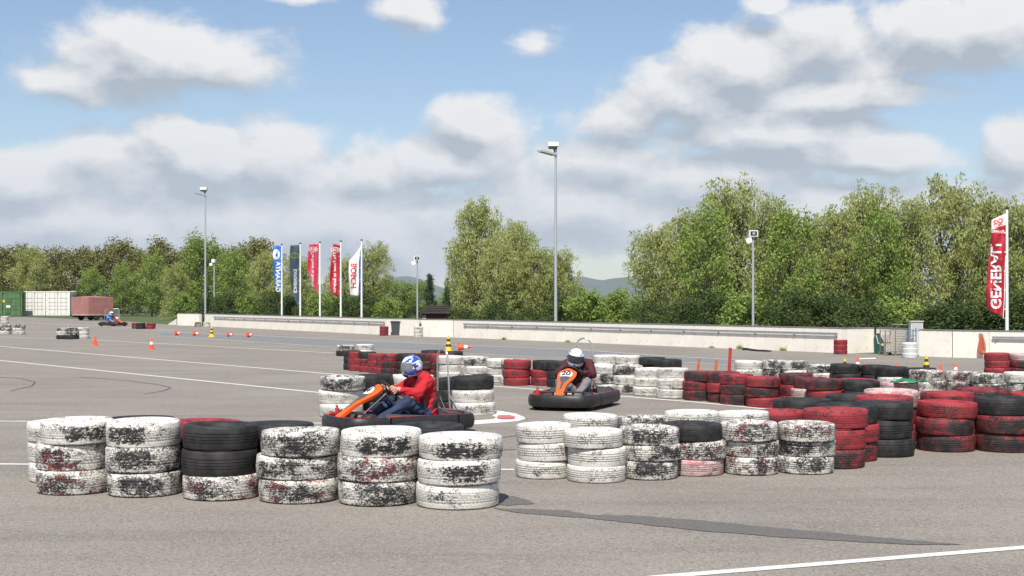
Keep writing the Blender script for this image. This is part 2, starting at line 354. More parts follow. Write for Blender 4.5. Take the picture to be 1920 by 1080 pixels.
def tyre_mat(name, top, wear, under=None, uamt=0., patch=0., sip=.8, dust=.0):
    """paint worn off rubber; the worn patch faces the track side (-Y of the tyre)"""
    M_ = bpy.data.materials.new(name); M_.use_nodes = True; t = NT(M_.node_tree); p = t.n['Principled BSDF']
    oc = t.node('ShaderNodeTexCoord').outputs['Object']; rnd = t.node('ShaderNodeObjectInfo').outputs['Random']
    x, y, z = t.xyz(oc)
    r3 = t.comb(t.m('MULTIPLY', rnd, 37.), t.m('MULTIPLY', rnd, 91.), t.m('MULTIPLY', rnd, 53.))
    vec = t.v('ADD', oc, r3); an = t.m('ARCTAN2', y, x)
    rub = t.mix(t.ramp(t.noise(vec, 9, 4), .35, .7), (.016, .016, .017), (.038, .037, .036))
    col = rub; zf = t.m('DIVIDE', z, .17); M_.diffuse_color = (*(top or (.03, .03, .03)), 1)
    if top is not None:
        # edges of the flakes follow the tread blocks: stretch the noise round the tyre
        cyl = t.v('ADD', t.comb(t.m('MULTIPLY', an, .30), t.m('MULTIPLY', z, 1.5), t.m('MULTIPLY', t.v('LENGTH', t.comb(x, y, 0)), 1.0)), r3)
        nA = t.noise(cyl, 8, 3, .55); nB = t.noise(cyl, 48, 5, .72); nC = t.noise(cyl, 170, 2, .6)
        e = t.m('ADD', t.m('MULTIPLY', nA, .30), t.m('ADD', t.m('MULTIPLY', nB, .38), t.m('MULTIPLY', nC, .32)))
        rlen = t.v('LENGTH', t.comb(x, y, 0)); facing = t.m('DIVIDE', t.m('MULTIPLY', y, -1.), rlen)
        off = t.m('MULTIPLY', t.m('SUBTRACT', rnd, .5), .9)
        dirx = t.m('ADD', facing, t.m('MULTIPLY', t.m('DIVIDE', x, rlen), off))
        pt = t.m('MULTIPLY', t.ramp(dirx, .72, 1.02), patch)
        tread = t.m('MULTIPLY', t.ramp(zf, .06, .25), t.ramp(zf, 1.0, .82))
        e = t.m('ADD', e, t.m('MULTIPLY', t.m('MULTIPLY', pt, t.ramp(t.noise(cyl, 30, 5, .7), .30, .66)), t.m('MULTIPLY', tread, .135)))
        e = t.m('ADD', e, t.m('MULTIPLY', t.ramp(zf, .12, .0), .05))
        # grooves and sipes keep bare rubber
        gr = t.m('ABSOLUTE', t.m('SUBTRACT', t.m('FRACT', t.m('DIVIDE', t.m('SUBTRACT', zf, .26), .12)), .5))
        inz = t.m('MULTIPLY', t.m('GREATER_THAN', zf, .26), t.m('LESS_THAN', zf, .76))
        gl = t.m('MULTIPLY', t.m('LESS_THAN', gr, .10), inz)
        zig = t.m('ADD', t.m('MULTIPLY', an, 9.5), t.m('ADD', t.m('MULTIPLY', zf, 2.6), t.m('MULTIPLY', t.m('SINE', t.m('MULTIPLY', zf, 26)), .16)))
        sp = t.m('MULTIPLY', t.m('LESS_THAN', t.m('FRACT', zig), .13), tread)
        bare = t.ramp(e, 1-wear-.02, 1-wear+.035)
        line_ = t.m('MAXIMUM', t.m('MULTIPLY', gl, .9), t.m('MULTIPLY', sp, t.m('MULTIPLY', t.ramp(nB, .42, .55), sip)))
        tc_ = t.mix(t.ramp(t.noise(vec, 14, 5), .3, .75), tuple(k*.86 for k in top), top)
        if dust: tc_ = t.mix(t.m('MULTIPLY', t.ramp(t.noise(vec, 6, 5), .45, .7), dust), tc_, (.30, .26, .21))
        if under is not None:
            um = t.ramp(t.m('ADD', nA, t.m('MULTIPLY', t.m('SUBTRACT', t.noise(vec, 5, 3), .5), .8)), 1-uamt-.05, 1-uamt+.05)
            under_ = t.mix(um, rub, under); bare2 = t.ramp(e, 1-wear+.05, 1-wear+.10)
            under_ = t.mix(t.m('MULTIPLY', bare2, .85), under_, rub)
        else: under_ = rub
        col = t.mix(bare, tc_, under_); col = t.mix(line_, col, (.03, .029, .028))
    t.l.new(col, p.inputs['Base Color']); p.inputs['Roughness'].default_value = .62; p.inputs['Specular IOR Level'].default_value = .3
    b = t.node('ShaderNodeBump'); b.inputs['Strength'].default_value = .35; b.inputs['Distance'].default_value = .004
    zig2 = t.m('FRACT', t.m('ADD', t.m('MULTIPLY', an, 9.5), t.m('MULTIPLY', zf, 2.6)))
    hgt = t.m('ADD', t.m('MULTIPLY', t.m('GREATER_THAN', zig2, .13), t.m('MULTIPLY', t.ramp(zf, .1, .25), t.ramp(zf, .95, .8))), t.m('MULTIPLY', t.noise(vec, 70, 3), .8))
    t.put(b.inputs['Height'], hgt); t.l.new(b.outputs[0], p.inputs['Normal'])
    return M_
WT = (.76, .735, .68); RT = (.36, .037, .047); UR = (.17, .03, .035)
TM = {'w': tyre_mat('tyre_white', WT, .44, patch=.45, dust=.15), 'W': tyre_mat('tyre_white_worn', WT, .50, patch=.75, dust=.2),
 'p': tyre_mat('tyre_white_rubbed', WT, .46, patch=1.35), 'r': tyre_mat('tyre_white_over_red', WT, .50, UR, .42, patch=.6, dust=.15),
 'R': tyre_mat('tyre_red', RT, .47, patch=.6, sip=.5), 'D': tyre_mat('tyre_red_worn', (.33, .032, .042), .52, patch=.9, sip=.6),
 'K': tyre_mat('tyre_bare', None, 0), 'P': tyre_mat('tyre_pink_worn', (.52, .23, .24), .50, (.6, .55, .5), .6, patch=.4), 'C': tyre_mat('tyre_clean_white', (.80, .80, .78), .30, sip=.2)}
KN = {'w': 'white painted', 'W': 'white paint-worn', 'p': 'white black-rubbed', 'r': 'white red-flecked', 'R': 'red painted', 'D': 'red paint-worn', 'K': 'bare black', 'P': 'faded pink', 'C': 'clean white'}
rng = random.Random(11)
STACKS = []      # [x, y, R, kinds, size, label-where, group, weight]
def stack(px, py, kinds, size, where, grp, hs=1.0):
    Rr = TYRE[size][1]; f = G(px, py); Yc = f.y+Rr; STACKS.append([(px-CX)/F*Yc, Yc, Rr, kinds, size, where, grp, hs])
GA = 'tyres of the front barrier'
for i, (px, py, k) in enumerate([(858, 958, 'wpp'), (709, 952, 'Wrp'), (561, 947, 'rWW'), (415, 941, 'rKK'), (271, 935, 'WWp'), (141, 930, 'rrp')]):
    stack(px, py, k, 'X' if i in (0, 1, 2) else 'L', '%s front stack from the damp streak' % ORD[i], GA, (1.0, 1.0, 1.07, 1.13, 1.10, 1.13)[i])
for px, py, k, wh in [(122, 908, 'www', 'stack behind the end of the front barrier'), (258, 911, 'KKK', 'rear stack next to the white end stack'), (392, 916, 'KKR', 'rear stack with a red top'), (526, 921, 'KKK', 'rear stack between red top and kart nose'), (800, 931, 'KKK', 'rear stack beside the kart\'s side bumper')]:
    stack(px, py, k, 'L', wh, GA)
GB = 'tyres of the white barrier by the gap'
for i, (px, py, k) in enumerate([(1020, 900, 'www'), (1133, 907, 'www'), (1222, 903, 'WWW'), (1312, 897, 'PrK'), (1403, 895, 'rrr'), (1501, 892, 'WWr')]):
    stack(px, py, k, 'M', '%s white-barrier stack from the gap' % ORD[i], GB)
for i, (px, py, k) in enumerate([(1108, 874, 'www'), (1207, 870, 'WWW'), (1300, 867, 'www'), (1398, 864, 'www'), (1462, 858, 'RRR')]):
    stack(px, py, k, 'M', '%s rear white-barrier stack from the gap' % ORD[i], GB)
GC = 'tyres of the red barrier'
for i, (px, py, k) in enumerate([(1574, 882, 'DRR'), (1620, 873, 'DRK'), (1667, 866, 'KKK'), (1702, 859, 'DRR'), (1752, 853, 'DDR')]):
    stack(px, py, k, 'L', '%s red-barrier stack from the white barrier' % ORD[i], GC)
stack(1874, 850, 'DDK', 'L', 'black-topped stack beyond the red barrier\'s end', GC)
for px, py, k, wh in [(1503, 846, 'KKK', 'black stack where white and red barriers meet'), (1600, 836, 'KKK', 'rear black stack of the red barrier'), (1690, 826, 'RRP', 'rear stack with a faded top'), (1772, 828, 'RRR', 'rear red stack of the red barrier'), (1853, 826, 'DDD', 'worn red stack behind the black-topped stack'), (1935, 826, 'DDR', 'red stack after the worn red stack')]:
    stack(px, py, k, 'L', wh, GC)
GK = 'tyres of the small island barrier'
for px, py, k, wh, sz in [(640, 784, 'wwW', 'island stack in front of the kart\'s nose', 'L'), (712, 777, 'KKK', 'island stack behind the steering wheel', 'L'), (790, 777, 'WWw', 'island stack behind the red-jacketed driver', 'L'), (838, 778, 'KKK', 'island stack between driver and roll hoop', 'M'), (868, 780, 'wwK', 'end stack of the island by the painted teardrop', 'L')]:
    stack(px, py, k, sz, wh, GK)
GM = 'tyres of the long middle barrier'
ML = [(660, 694, 'KKK', 'S'), (670, 696, 'RRR', 'S'), (689, 698, 'RRK', 'S'), (707, 700, 'RRR', 'S'), (722, 702, 'RRR', 'S'), (735, 704, 'DDR', 'S'), (768, 706, 'KKK', 'M'), (800, 708, 'DDD', 'M'), (826, 710, 'DDR', 'M'), (853, 713, 'www', 'M'), (879, 715, 'Www', 'M'), (906, 718, 'wwW', 'M'), (933, 720, 'www', 'M'), (957, 722, 'wWW', 'M'), (985, 725, 'RRR', 'M'), (1020, 727, 'RRK', 'M'), (1050, 729, 'KKK', 'M'), (1080, 731, 'KKK', 'M'), (1108, 734, 'www', 'M'), (1140, 737, 'wWw', 'M'), (1178, 740, 'WwW', 'M'), (1214, 743, 'www', 'M'), (1260, 748, 'www', 'M'), (1319, 753, 'DRD', 'M'), (1358, 757, 'DRD', 'M'), (1400, 763, 'DDR', 'M'), (1445, 766, 'RDR', 'M'), (1488, 768, 'RRD', 'M'), (1530, 772, 'PPD', 'M'), (1572, 776, 'RRD', 'M'), (1603, 778, 'RRR', 'M'), (1632, 780, 'KKK', 'M'), (1662, 781, 'KKP', 'M')]
for i, (px, py, k, sz) in enumerate(ML): stack(px, py, k, sz, '%s middle-barrier stack from the spare white tyres' % ORD[i], GM)
for px, py, k, wh in [(812, 696, 'KKK', 'first stack beside the yellow cone'), (846, 698, 'KKK', 'second stack beside the yellow cone'), (1150, 712, 'www', 'spare stack behind number twenty\'s roll hoop'), (1176, 713, 'www', 'spare white stack beside the bare black one'), (1217, 714, 'KKK', 'spare black stack beside the white ones'), (1254, 722, 'KKK', 'black stack behind the biggest white stack')]:
    stack(px, py, k, 'M', wh, GM)
for px, py, k, wh in [(647, 668, 'KW', 'dark low pair behind the middle barrier'), (684, 667, 'ww', 'white low pair behind the middle barrier')]: stack(px, py, k, 'M', wh, GM)
GN = 'tyres of the far barrier by the cones'
for i, (px, py, k) in enumerate([(1424, 727, 'www'), (1462, 729, 'wWW'), (1498, 731, 'wwW'), (1541, 733, 'wwW'), (1597, 736, 'KKK'), (1640, 738, 'KKK'), (1668, 740, 'wwK'), (1722, 744, 'KKK'), (1768, 753, 'rrr'), (1812, 755, 'rrr'), (1861, 757, 'WWW'), (1912, 758, 'wWw'), (1962, 760, 'www')]):
    stack(px, py, k, 'M', '%s far-barrier stack from the red slalom pole' % ORD[i], GN)
for px, py, k, wh in [(1877, 704, 'RRR', 'red stack beside the hanging hose'), (1908, 704, 'DDP', 'worn red stack near the hanging hose')]: stack(px, py, k, 'M', wh, GN)
GF = 'tyres standing far out on the asphalt'
for px, py, k, wh in [(118, 636, 'KwW', 'first stack of the group by the lone cone'), (135, 636.4, 'KWW', 'middle stack of the group by the lone cone'), (152, 636, 'www', 'last stack of the group by the lone cone'), (10, 627, 'wWW', 'dark-topped far group before the green container'), (36, 627.4, 'wwW', 'end stack of the dark-topped far group'), (9, 606, 'www', 'distant stack by the green container'), (256, 616.5, 'RR', 'red end stack beside the distant kart'), (267, 617, 'KK', 'black stack beside the distant kart'), (279, 617, 'RR', 'red stack nearest the concrete ramp')]: stack(px, py, k, 'M', wh, GF)
GWL = 'tyres standing along the concrete wall'
for px, py, k, wh in [(720, 629.6, 'RRR', 'red stack beside the grey bin'), (784.5, 632.4, 'www', 'white stack at the hut gap'), (1576, 664.6, 'RRR', 'red stack at the rail end'), (1706, 671.5, 'CCC', 'clean white stack by the wire cage'), (371, 612.8, 'WW', 'small stack at the far wall gap'), (388, 613.4, 'ww', 'small white stack at the start of the rail')]: stack(px, py, k, 'S', wh, GWL)
for it in range(120):                       # stacks touch but do not run into each other
    mv = 0
    for i in range(len(STACKS)):
        for j in range(i+1, len(STACKS)):
            a, b = STACKS[i], STACKS[j]; dx, dy = b[0]-a[0], b[1]-a[1]; dd = math.hypot(dx, dy); o_ = a[2]+b[2]-dd
            if o_ > .004:
                ux, uy = (dx/dd, dy/dd) if dd > 1e-4 else (0, 1)
                if abs(uy) < .25: uy = .25*(1 if uy >= 0 else -1)
                s_ = o_*.5
                a[0] -= ux*s_*.5; b[0] += ux*s_*.5
                # the nearer stack stays, the farther one steps back
                if a[1] <= b[1]: b[1] += abs(uy)*s_*1.2; a[1] -= abs(uy)*s_*.2
                else: a[1] += abs(uy)*s_*1.2; b[1] -= abs(uy)*s_*.2
                mv += 1
    if not mv: break
LV = {2: ['bottom', 'top'], 3: ['bottom', 'middle', 'top']}
for (x, y, Rr, kinds, size, where, grp, hs) in STACKS:
    z = 0.001; n = len(kinds); me, R0, w0 = TYRE[size]
    for lv, k in enumerate(kinds):
        sc = rng.uniform(.965, 1.03) if size != 'S' else 1; sw = rng.uniform(.92, 1.08)*hs
        o = bpy.data.objects.new('car_tyre', me); COL.objects.link(o)
        o.material_slots[0].link = 'OBJECT'; o.material_slots[0].material = TM[k]
        j = .026 if size != 'S' else .005
        o.location = (x+rng.uniform(-j, j)*(lv > 0), y+rng.uniform(-j, j)*(lv > 0), z); o.scale = (sc, sc, sw)
        o.rotation_euler = (rng.uniform(-.02, .02)*(lv > 0), rng.uniform(-.02, .02)*(lv > 0), rng.uniform(-.35, .35) if k in 'pWrwD' else rng.uniform(-3, 3))
        tag(o, '%s tyre, %s of %s' % (KN[k], LV[n][lv], where), 'tyre', grp)
        z += w0*sw-.001

# ================================================================ text and cloth helpers
def text_mesh(txt, size=1.0, bold=.028):
    """flat letter shapes, centred at the origin: list of xy and triangles"""
    c = bpy.data.curves.new('letters', 'FONT'); c.body = txt; c.size = size; c.align_x = 'CENTER'; c.align_y = 'CENTER'; c.resolution_u = 3; c.offset = size*bold
    o = bpy.data.objects.new('letters', c); COL.objects.link(o)
    me = bpy.data.meshes.new_from_object(o.evaluated_get(bpy.context.evaluated_depsgraph_get()))
    bpy.data.objects.remove(o); bpy.data.curves.remove(c)
    bm = bmesh.new(); bm.from_mesh(me); bmesh.ops.triangulate(bm, faces=bm.faces)
    bmesh.ops.subdivide_edges(bm, edges=[e for e in bm.edges if e.calc_length() > size*.3], cuts=1); bmesh.ops.triangulate(bm, faces=bm.faces)
    vs = [(v.co.x, v.co.y) for v in bm.verts]; bm.verts.index_update(); fs = [tuple(v.index for v in f.verts) for f in bm.faces]; bm.free(); bpy.data.meshes.remove(me)
    return vs, fs
def disc2d(rx, ry, n=24, pw=1.0, rings=4):
    vs = [(0, 0)]; fs = []
    for r_ in range(1, rings+1):
        for k in range(n):
            a = 2*math.pi*k/n; c, s_ = math.cos(a), math.sin(a)
            vs.append((math.copysign(abs(c)**pw, c)*rx*r_/rings, math.copysign(abs(s_)**pw, s_)*ry*r_/rings))
    for k in range(n):
        fs.append((0, 1+k, 1+(k+1) % n))
        for r_ in range(rings-1):
            a, b = 1+r_*n, 1+(r_+1)*n; fs.append((a+k, b+k, b+(k+1) % n, a+(k+1) % n))
    return vs, fs
def wrap(shape, fn, flip=False):
    vs, fs = shape; mb = MB(); mb.add([fn(*v) for v in vs], [tuple(reversed(f)) if flip else f for f in fs]); return mb

# ================================================================ karts
KL = [(.98, 0), (.965, .22), (.90, .42), (.74, .535), (.45, .575), (.1, .60), (-.3, .625), (-.62, .63), (-.84, .59), (-.95, .42), (-.975, .2), (-.98, 0)]
def catmull(P, n, closed=True):
    out = []; N = len(P)
    for i in range(N):
        p0, p1, p2, p3 = (np.array(P[(i+k-1) % N]) for k in range(4))
        for j in range(n):
            t = j/n; out.append(.5*((2*p1)+(-p0+p2)*t+(2*p0-5*p1+4*p2-p3)*t*t+(-p0+3*p1-3*p2+p3)*t**3))
    return out
def sweep(path, prof, mb, m=0):
    n = len(path); k = len(prof); vs = []
    for i, p in enumerate(path):
        t = np.array(path[min(i+1, n-1)])-np.array(path[max(i-1, 0)]); t = t/np.linalg.norm(t); nn = np.array((t[1], -t[0]))
        for (o_, z) in prof: vs.append((p[0]+nn[0]*o_, p[1]+nn[1]*o_, z))
    fs = [(i*k+j, i*k+(j+1) % k, (i+1)*k+(j+1) % k, (i+1)*k+j) for i in range(n-1) for j in range(k)]
    fs += [tuple(range(k)), tuple((n-1)*k+j for j in range(k-1, -1, -1))]
    mb.add(vs, fs, m)
full = KL+[(x, -y) for x, y in KL[-2:0:-1]]
ring = catmull(full, 8)
def fair(t, s, off=0.0):
    P0, P1, P2 = Vector((.90, 0, .225)), Vector((.56, 0, .435)), Vector((.27, 0, .60))
    c = P0*(1-t)**2+P1*2*t*(1-t)+P2*t*t; T = ((P1-P0)*(1-t)+(P2-P1)*t).normalized(); N = Vector((-T.z, 0, T.x)); N = N if N.z > 0 else -N
    wd = float(np.interp(t, [0, .15, .35, .5, .65, .8, .92, .97, 1], [.075, .066, .066, .092, .135, .16, .15, .12, .06]))
    return c+Vector((0, s*wd, 0))+N*(off-.28*wd*s*s-.05*max(0, t-.85)*6*max(0, t-.85))
FL = .71     # length of the fairing along its centre line
def fpoint(off):
    # 2-D point: x to the reader's right seen from the front, y up the panel from its middle (t=.74)
    def fn(x, y):
        t = .76+y/FL; wd = float(np.interp(t, [0, .15, .35, .5, .65, .8, .92, .97, 1], [.075, .066, .066, .092, .135, .16, .15, .12, .06]))
        return fair(t, x/wd, off)
    return fn
KWHEEL = MB(); KWHEEL.lathe([(.07, -.06), (.115, -.07), (.135, -.05), (.14, 0), (.135, .05), (.115, .07), (.07, .06)], 28, M=Matrix.Rotation(R(90), 4, 'X')); KWM = KWHEEL.mesh('kart_tyre', True); KWM.materials.append(BLK)
KRIM = MB(); KRIM.lathe([(.0, -.03), (.04, -.035), (.072, -.055), (.072, .055), (.04, .035), (0, .03)], 16, M=Matrix.Rotation(R(90), 4, 'X')); KRM = KRIM.mesh('rim', True); KRM.materials.append(GALV)
def make_kart(number, label, plate_round):
    root = empty('go_kart', (0, 0, 0)); tag(root, label, 'kart')
    prof = [(-.10, .205), (-.05, .235), (-.012, .228), (.006, .195), (.012, .145), (.004, .09), (-.02, .058), (-.08, .052), (-.10, .09)]
    idx = list(range(len(ring)))
    def seg(cond):
        a = [i for i in idx if cond(ring[i])]
        # order along the ring without the wrap
        br = [k for k in range(1, len(a)) if a[k]-a[k-1] > 1]
        if br: a = a[br[0]:]+a[:br[0]]
        return [tuple(ring[i]) for i in a]
    for nm, cond in (('front_bumper', lambda p: p[0] > .40), ('side_bumper', lambda p: -.60 < p[0] < .385 and p[1] > 0), ('side_bumper', lambda p: -.60 < p[0] < .385 and p[1] < 0), ('rear_bumper', lambda p: p[0] < -.615)):
        pth = seg(cond); mb = MB(); sweep(pth, prof, mb); b_ = fix_normals(obj(nm, mb, BLACKP, root, True))
        mb = MB(); sweep(pth[1:-1], [(-.085, .228), (-.055, .2385), (-.040, .2365), (-.055, .225)], mb); fix_normals(obj('red_trim', mb, REDPL, b_))
    mb = MB(); mb.prism([(.80, -.36), (.80, .36), (.3, .5), (-.85, .5), (-.85, -.5), (.3, -.5)], .05, .065); obj('floor_pan', mb, DARKM, root)
    for s in (1, -1):
        mb = MB(); mb.add([(.42, s*.50, .205), (-.55, s*.545, .205), (-.50, s*.27, .20), (.30, s*.27, .255), (.42, s*.50, .07), (-.55, s*.545, .07), (-.5, s*.27, .07), (.3, s*.27, .07)], [(0,1,2,3), (4,7,6,5), (0,4,5,1), (1,5,6,2), (2,6,7,3), (3,7,4,0)])
        sp = fix_normals(obj('side_panel', mb, GREYPL, root))
        mb = MB(); mb.add([(.36, s*.46, .2085), (.08, s*.475, .2085), (.06, s*.40, .222), (.29, s*.385, .235)], [(0,1,2,3)]); fix_normals(obj('red_stripe', mb, REDPL, sp))
        mb = MB(); mb.add([(-.50, s*.27, .07), (-.90, s*.27, .07), (-.90, s*.50, .07), (-.50, s*.54, .07), (-.50, s*.27, .30), (-.90, s*.27, .25), (-.90, s*.49, .235), (-.50, s*.53, .26)], [(0,1,2,3), (4,7,6,5), (0,4,5,1), (1,5,6,2), (2,6,7,3), (3,7,4,0)])
        en = fix_normals(obj('engine_cover', mb, GREYPL, root))
        mb = MB(); mb.add([(-.55, s*.31, .298), (-.85, s*.31, .261), (-.85, s*.42, .252), (-.55, s*.42, .283)], [(0,1,2,3)]); fix_normals(obj('red_stripe', mb, REDPL, en))
        for x_ in (.60, -.70):
            o = link('wheel', KWM, None, root); o.location = (x_, s*(.43 if x_ > 0 else .44), .14); r_ = link('rim', KRM, None, o)
        mb = MB(); mb.box((.62, s*.11, .20), (.012, .07, .11), M=Matrix.Rotation(R(-20), 4, 'Y')); mb.tube([(.60, s*.11, .07), (.625, s*.11, .16)], .008, 6); obj('pedal', mb, GALV, root)
    mb = MB(); mb.add([(.86, -.30, .215), (.86, .30, .215), (.62, .36, .19), (.62, -.36, .19), (.86, -.30, .19), (.86, .30, .19), (.62, .36, .165), (.62, -.36, .165)], [(0,1,2,3), (7,6,5,4), (0,4,5,1), (1,5,6,2), (2,6,7,3), (3,7,4,0)]); fix_normals(obj('front_deck', mb, REDPL, root))
    mb = MB(); mb.tube([(.66, -.34, .27), (.66, .34, .27)], .014, 8)
    for s in (1, -1): mb.tube([(.66, s*.34, .27), (.66, s*.36, .07)], .014, 8)
    obj('front_bar', mb, DARKM, root)
    mb = MB(); mb.box((.72, -.40, .24), (.13, .10, .03)); mb.lathe([(0, .0), (.028, 0), (.028, .05), (.016, .065), (0, .065)], 12, c=(.70, -.40, .25)); o_ = obj('brake_reservoir', mb, REDPL, root)
    mb = MB(); mb.tube([(.70, -.40, .312), (.70, -.40, .335)], .014, 8); obj('cap', mb, BLK, o_)
    # steering
    mb = MB(); mb.tube([(.62, 0, .16), (.14, 0, .50)], .013, 8); obj('steering_column', mb, CHROME, root)
    A = Matrix.Rotation(R(-52), 4, 'Y'); c0 = Vector((.13, 0, .515)); mb = MB()
    mb.tube([c0+A @ Vector((.155*math.cos(a), .155*math.sin(a), 0)) for a in [2*math.pi*k/28 for k in range(28)]], .014, 8, closed=True)
    for a in (0.5, 2.64, 4.71): mb.tube([c0+A @ Vector((0, 0, -.02)), c0+A @ Vector((.15*math.cos(a), .15*math.sin(a), 0))], .009, 6)
    mb.lathe([(0, -.03), (.045, -.03), (.045, .0), (0, .0)], 14, c=c0, M=A.to_3x3()); obj('steering_wheel', mb, BLK, root, True)
    # fairing
    n, k = 26, 14; mb = MB(); vs = []
    for off in (.012, -.035):
        for i in range(n+1):
            for j in range(k+1): vs.append(fair(i/n, (j/k*2-1)*(1 if off > 0 else .88), off))
    st = (n+1)*(k+1); fs = [(i*(k+1)+j, i*(k+1)+j+1, (i+1)*(k+1)+j+1, (i+1)*(k+1)+j) for i in range(n) for j in range(k)]
    fs += [tuple(q_+st for q_ in reversed(f)) for f in fs]
    bd = [i for i in range(k+1)]+[i*(k+1)+k for i in range(1, n+1)]+[n*(k+1)+j for j in range(k-1, -1, -1)]+[i*(k+1) for i in range(n-1, 0, -1)]
    fs += [(bd[i], bd[(i+1) % len(bd)], bd[(i+1) % len(bd)]+st, bd[i]+st) for i in range(len(bd))]
    mb.add(vs, fs); fa = fix_normals(obj('front_fairing', mb, ORANGE, root, True))
    mb = MB(); g_ = [(i, j) for i in range(15) for j in range(7)]; mb.add([fair(.20+.72*i/14, (j/6*2-1)*(.40 if i < 6 else .62)*math.sin(math.pi*min(1, max(.0, (i+.9)/15)))**.35, .0155) for i, j in g_], [(i*7+j, i*7+j+1, (i+1)*7+j+1, (i+1)*7+j) for i in range(14) for j in range(6)]); obj('grey_inlay', mb, GREYPL, fa, True)
    pl = wrap(disc2d(.092, .082, 28, 1.0) if plate_round else disc2d(.105, .07, 32, .62), fpoint(.0195)); pl = obj('number_plate', pl, WHITEP, fa, True)
    if number: obj('number', wrap(text_mesh(number, .15 if plate_round else .15, .04), lambda x, y: fpoint(.0225)(x, y+.004)), BLK, pl)
    # seat
    sp = [(-.06, .10), (-.16, .075), (-.32, .07), (-.45, .10), (-.545, .20), (-.60, .34), (-.635, .48)]; mb = MB(); nl = 12
    for i, (x, z) in enumerate(sp):
        for j in range(nl+1):
            u = j/nl*2-1; lift = abs(u)**3; wd = .19-.03*(i == 6)
            mb.v.append((x+.16*lift*(i/6), u*wd, z+.16*lift*(1-.75*max(0, i-2)/4)))
    mb.f = [(i*(nl+1)+j, i*(nl+1)+j+1, (i+1)*(nl+1)+j+1, (i+1)*(nl+1)+j) for i in range(6) for j in range(nl)]; mb.mi = [0]*len(mb.f)
    me = mb.mesh('seat', True); bm = bmesh.new(); bm.from_mesh(me); bmesh.ops.solidify(bm, geom=bm.faces[:], thickness=.016); bm.to_mesh(me); bm.free(); link('seat', me, BLACKP, root)
    for s in (1, -1):
        mb = MB(); mb.tube([(-.55, s*.19, .30), (-.72, s*.26, .10)], .011, 6); obj('seat_stay', mb, GALV, root)
    mb = MB(); pts = [(-.74, -.18, .10), (-.72, -.165, .40), (-.71, -.145, .84)]+[(-.71, -.145*math.cos(a), .84+.15*math.sin(a)) for a in [math.pi*k_/12 for k_ in range(1, 12)]]+[(-.71, .145, .84), (-.72, .165, .40), (-.74, .18, .10)]
    mb.tube([(x, y, z*1.05) for x, y, z in pts], .0135, 10); obj('roll_hoop', mb, CHROME, root, True)
    for s in (1, -1):
        mb = MB(); mb.tube([(-.72, s*.16, .46), (-.90, s*.2, .14)], .011, 6); obj('hoop_brace', mb, CHROME, root)
    mb = MB(); mb.tube([(-.70, -.5, .14), (-.70, .5, .14)], .02, 8); obj('rear_axle', mb, GALV, root)
    return root
# ---------------------------------------------------------------- drivers: one continuous skin from a distance field
def surface_nets(f, o, h):
    s = f < 0; nx, ny, nz = f.shape
    acc = np.zeros((nx-1, ny-1, nz-1, 3)); cnt = np.zeros((nx-1, ny-1, nz-1))
    corners = [(a, b, c) for a in (0, 1) for b in (0, 1) for c in (0, 1)]
    for i, c0 in enumerate(corners):
        for c1 in corners[i+1:]:
            if sum(abs(a-b) for a, b in zip(c0, c1)) != 1: continue
            f0 = f[c0[0]:nx-1+c0[0], c0[1]:ny-1+c0[1], c0[2]:nz-1+c0[2]]; f1 = f[c1[0]:nx-1+c1[0], c1[1]:ny-1+c1[1], c1[2]:nz-1+c1[2]]
            m = (f0 < 0) != (f1 < 0); t = np.where(m, f0/np.where(m, f0-f1, 1), 0)
            for ax in range(3): acc[..., ax] += np.where(m, c0[ax]+t*(c1[ax]-c0[ax]), 0)
            cnt += m
    act = cnt > 0; ids = -np.ones(act.shape, int); ids[act] = np.arange(act.sum())
    cell = np.argwhere(act); V = (cell+acc[act]/cnt[act][:, None])*h+o; Q = []
    for ax in range(3):
        b, c = [(1, 2), (2, 0), (0, 1)][ax]
        lo = [slice(1, -1)]*3; hi = [slice(1, -1)]*3; lo[ax] = slice(0, -1); hi[ax] = slice(1, None)
        ch = s[tuple(lo)] != s[tuple(hi)]; pos = np.argwhere(ch); sg = s[tuple(lo)][ch]
        off = np.ones(3, int); off[ax] = 0; pos = pos+off
        eb = np.zeros(3, int); eb[b] = 1; ec = np.zeros(3, int); ec[c] = 1
        q4 = np.stack([ids[tuple((pos-eb-ec).T)], ids[tuple((pos-ec).T)], ids[tuple(pos.T)], ids[tuple((pos-eb).T)]], 1)
        q4[~sg] = q4[~sg][:, ::-1]; Q.append(q4)
    return V, np.concatenate(Q)
def capsule(P, a, b, r0, r1):
    a = np.array(a); b = np.array(b); d = b-a; t = np.clip(((P-a)@d)/(d@d), 0, 1); return np.linalg.norm(P-a-t[..., None]*d, axis=-1)-(r0+(r1-r0)*t)
